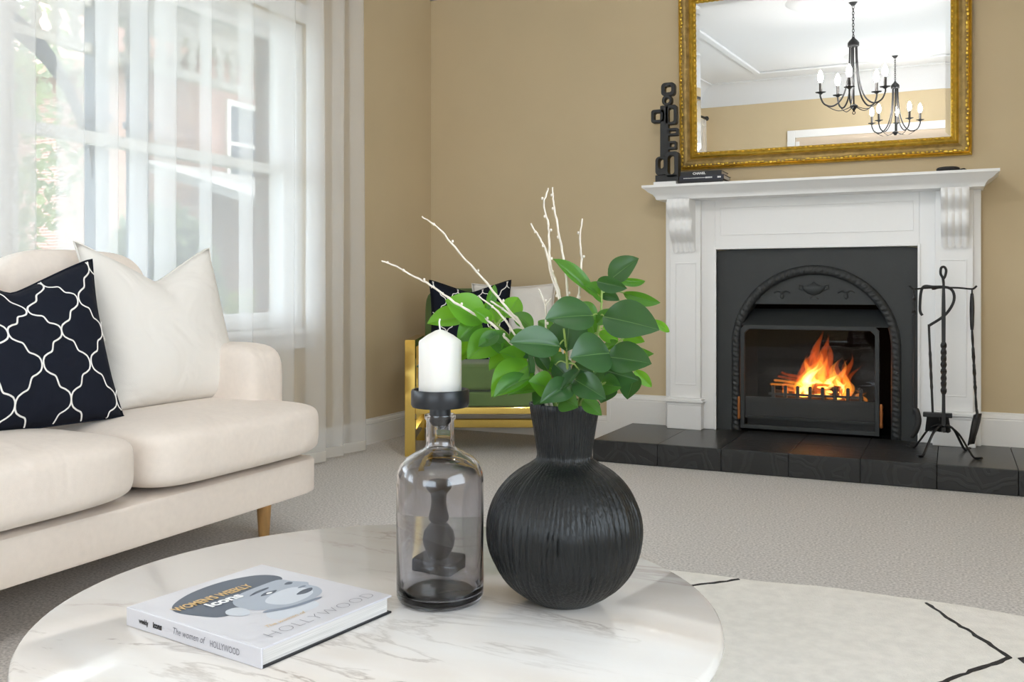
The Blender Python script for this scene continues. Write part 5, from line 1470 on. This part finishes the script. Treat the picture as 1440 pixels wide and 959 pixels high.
# neighbouring brick house
nh = thing('neighbour_house', (-15.0, 15.0, GZ), 'red brick house with gable and tiled porch beyond the verandah', 'house')
HXF = -13.0
MB().box(-20, HXF, 13.6, 19.0, GZ, 5.3).build('wall', 'brick', nh, world=True)
MB().prism([(13.2, 5.3), (19.4, 5.3), (16.3, 8.0)], -20.2, HXF + 0.35, 'yz').build('gable', 'fret', nh, world=True)
MB().prism([(12.9, 5.15), (16.3, 8.25), (19.7, 5.15), (19.7, 5.35), (16.3, 8.5), (12.9, 5.35)], -20.3, HXF + 0.5, 'yz').build('roof', 'red_roof', nh, world=True)
for y in (14.3, 16.8):
    wn_ = MB().box(HXF, HXF + 0.06, y, y + 1.1, 2.9, 4.6).build('window', 'fret', nh, world=True)
    for k in range(2): MB().box(HXF + 0.06, HXF + 0.07, y + 0.1, y + 1.0, 3.0 + 0.78 * k, 3.7 + 0.78 * k).build('pane', 'post', wn_, world=True)
gar = nh
MB().add([(-12.99, 11.9, 3.15), (-12.99, 18.6, 3.15), (-9.9, 18.6, 2.25), (-9.9, 11.9, 2.25), (-12.99, 11.9, 3.0), (-12.99, 18.6, 3.0), (-9.9, 18.6, 2.1), (-9.9, 11.9, 2.1)], [(0, 1, 2, 3), (7, 6, 5, 4), (0, 3, 7, 4), (1, 5, 6, 2), (3, 2, 6, 7), (0, 4, 5, 1)]).build('porch_roof', 'roof_tile', gar, world=True)
for k in range(7):
    MB().box(-10.15, -10.0, 12.0 + 1.05 * k, 12.15 + 1.05 * k, GZ, 2.15).build('porch_post', 'fret', gar, world=True)
MB().box(-10.12, -10.03, 12.15, 18.3, 1.42, 1.5).build('porch_rail', 'fret', gar, world=True)
for k in range(30):
    MB().box(-10.1, -10.05, 12.25 + 0.2 * k, 12.30 + 0.2 * k, 0.7, 1.42).build('baluster', 'fret', gar, world=True)
tag(MB().box(-9.6, -9.0, 14.6, 15.6, GZ, 1.3).build('brick_pier', 'brick', bev=0.02), 'brown brick garden pier in front of the porch', 'pier')
def leafball(c, r3, n, seed, size):
    rn = random.Random(seed)
    v, f = [], []
    for i in range(n):
        d = Vector((rn.gauss(0, 1), rn.gauss(0, 1), rn.gauss(0, 1))).normalized() * rn.uniform(0.55, 1.0)
        p = Vector((c[0] + d.x * r3[0], c[1] + d.y * r3[1], c[2] + d.z * r3[2]))
        a = Vector((rn.uniform(-1, 1), rn.uniform(-1, 1), rn.uniform(-1, 1))).normalized()
        b_ = a.cross(Vector((rn.uniform(-1, 1), rn.uniform(-1, 1), rn.uniform(-1, 1)))).normalized()
        s = size * rn.uniform(0.6, 1.3)
        o_ = len(v)
        v += [p - a * s, p + b_ * s * 0.5, p + a * s, p - b_ * s * 0.5]
        f.append((o_, o_ + 1, o_ + 2, o_ + 3))
    return MB().add(v, f)
for (x, y, zc, r3, label, sd) in [(-9.5, 5.6, 2.4, (1.5, 1.5, 2.3), 'leafy tree outside the window beside the verandah bracket', 1), (-14.0, 9.3, 3.6, (2.2, 2.0, 3.4), 'taller leafy tree standing behind the verandah posts', 2), (-7.2, 7.0, 0.7, (0.6, 0.6, 1.0), 'rounded leafy shrub growing beyond the verandah posts', 3)]:
    t = thing('tree', (x, y, GZ), label, 'tree', 'trees outside the window')
    MB().tube([(x, y, GZ), (x + 0.1, y, zc * 0.4), (x, y + 0.1, zc)], [0.14, 0.11, 0.06], 8).build('trunk', 'bark', t, smooth=50, world=True)
    leafball((x, y, zc), r3, 2600, sd, 0.11).build('foliage', 'foliage', t, world=True, fix=False)['kind'] = 'stuff'
hg = thing('hedge', (-7.6, 9.4, GZ), 'low yellow green hedge outside below the porch', 'hedge')
for k in range(3):
    leafball((-7.6, 8.8 + 1.0 * k, 0.15), (0.6, 0.75, 0.7), 1500, 30 + k, 0.07).build('foliage', 'foliage2', hg, world=True, fix=False)['kind'] = 'stuff'
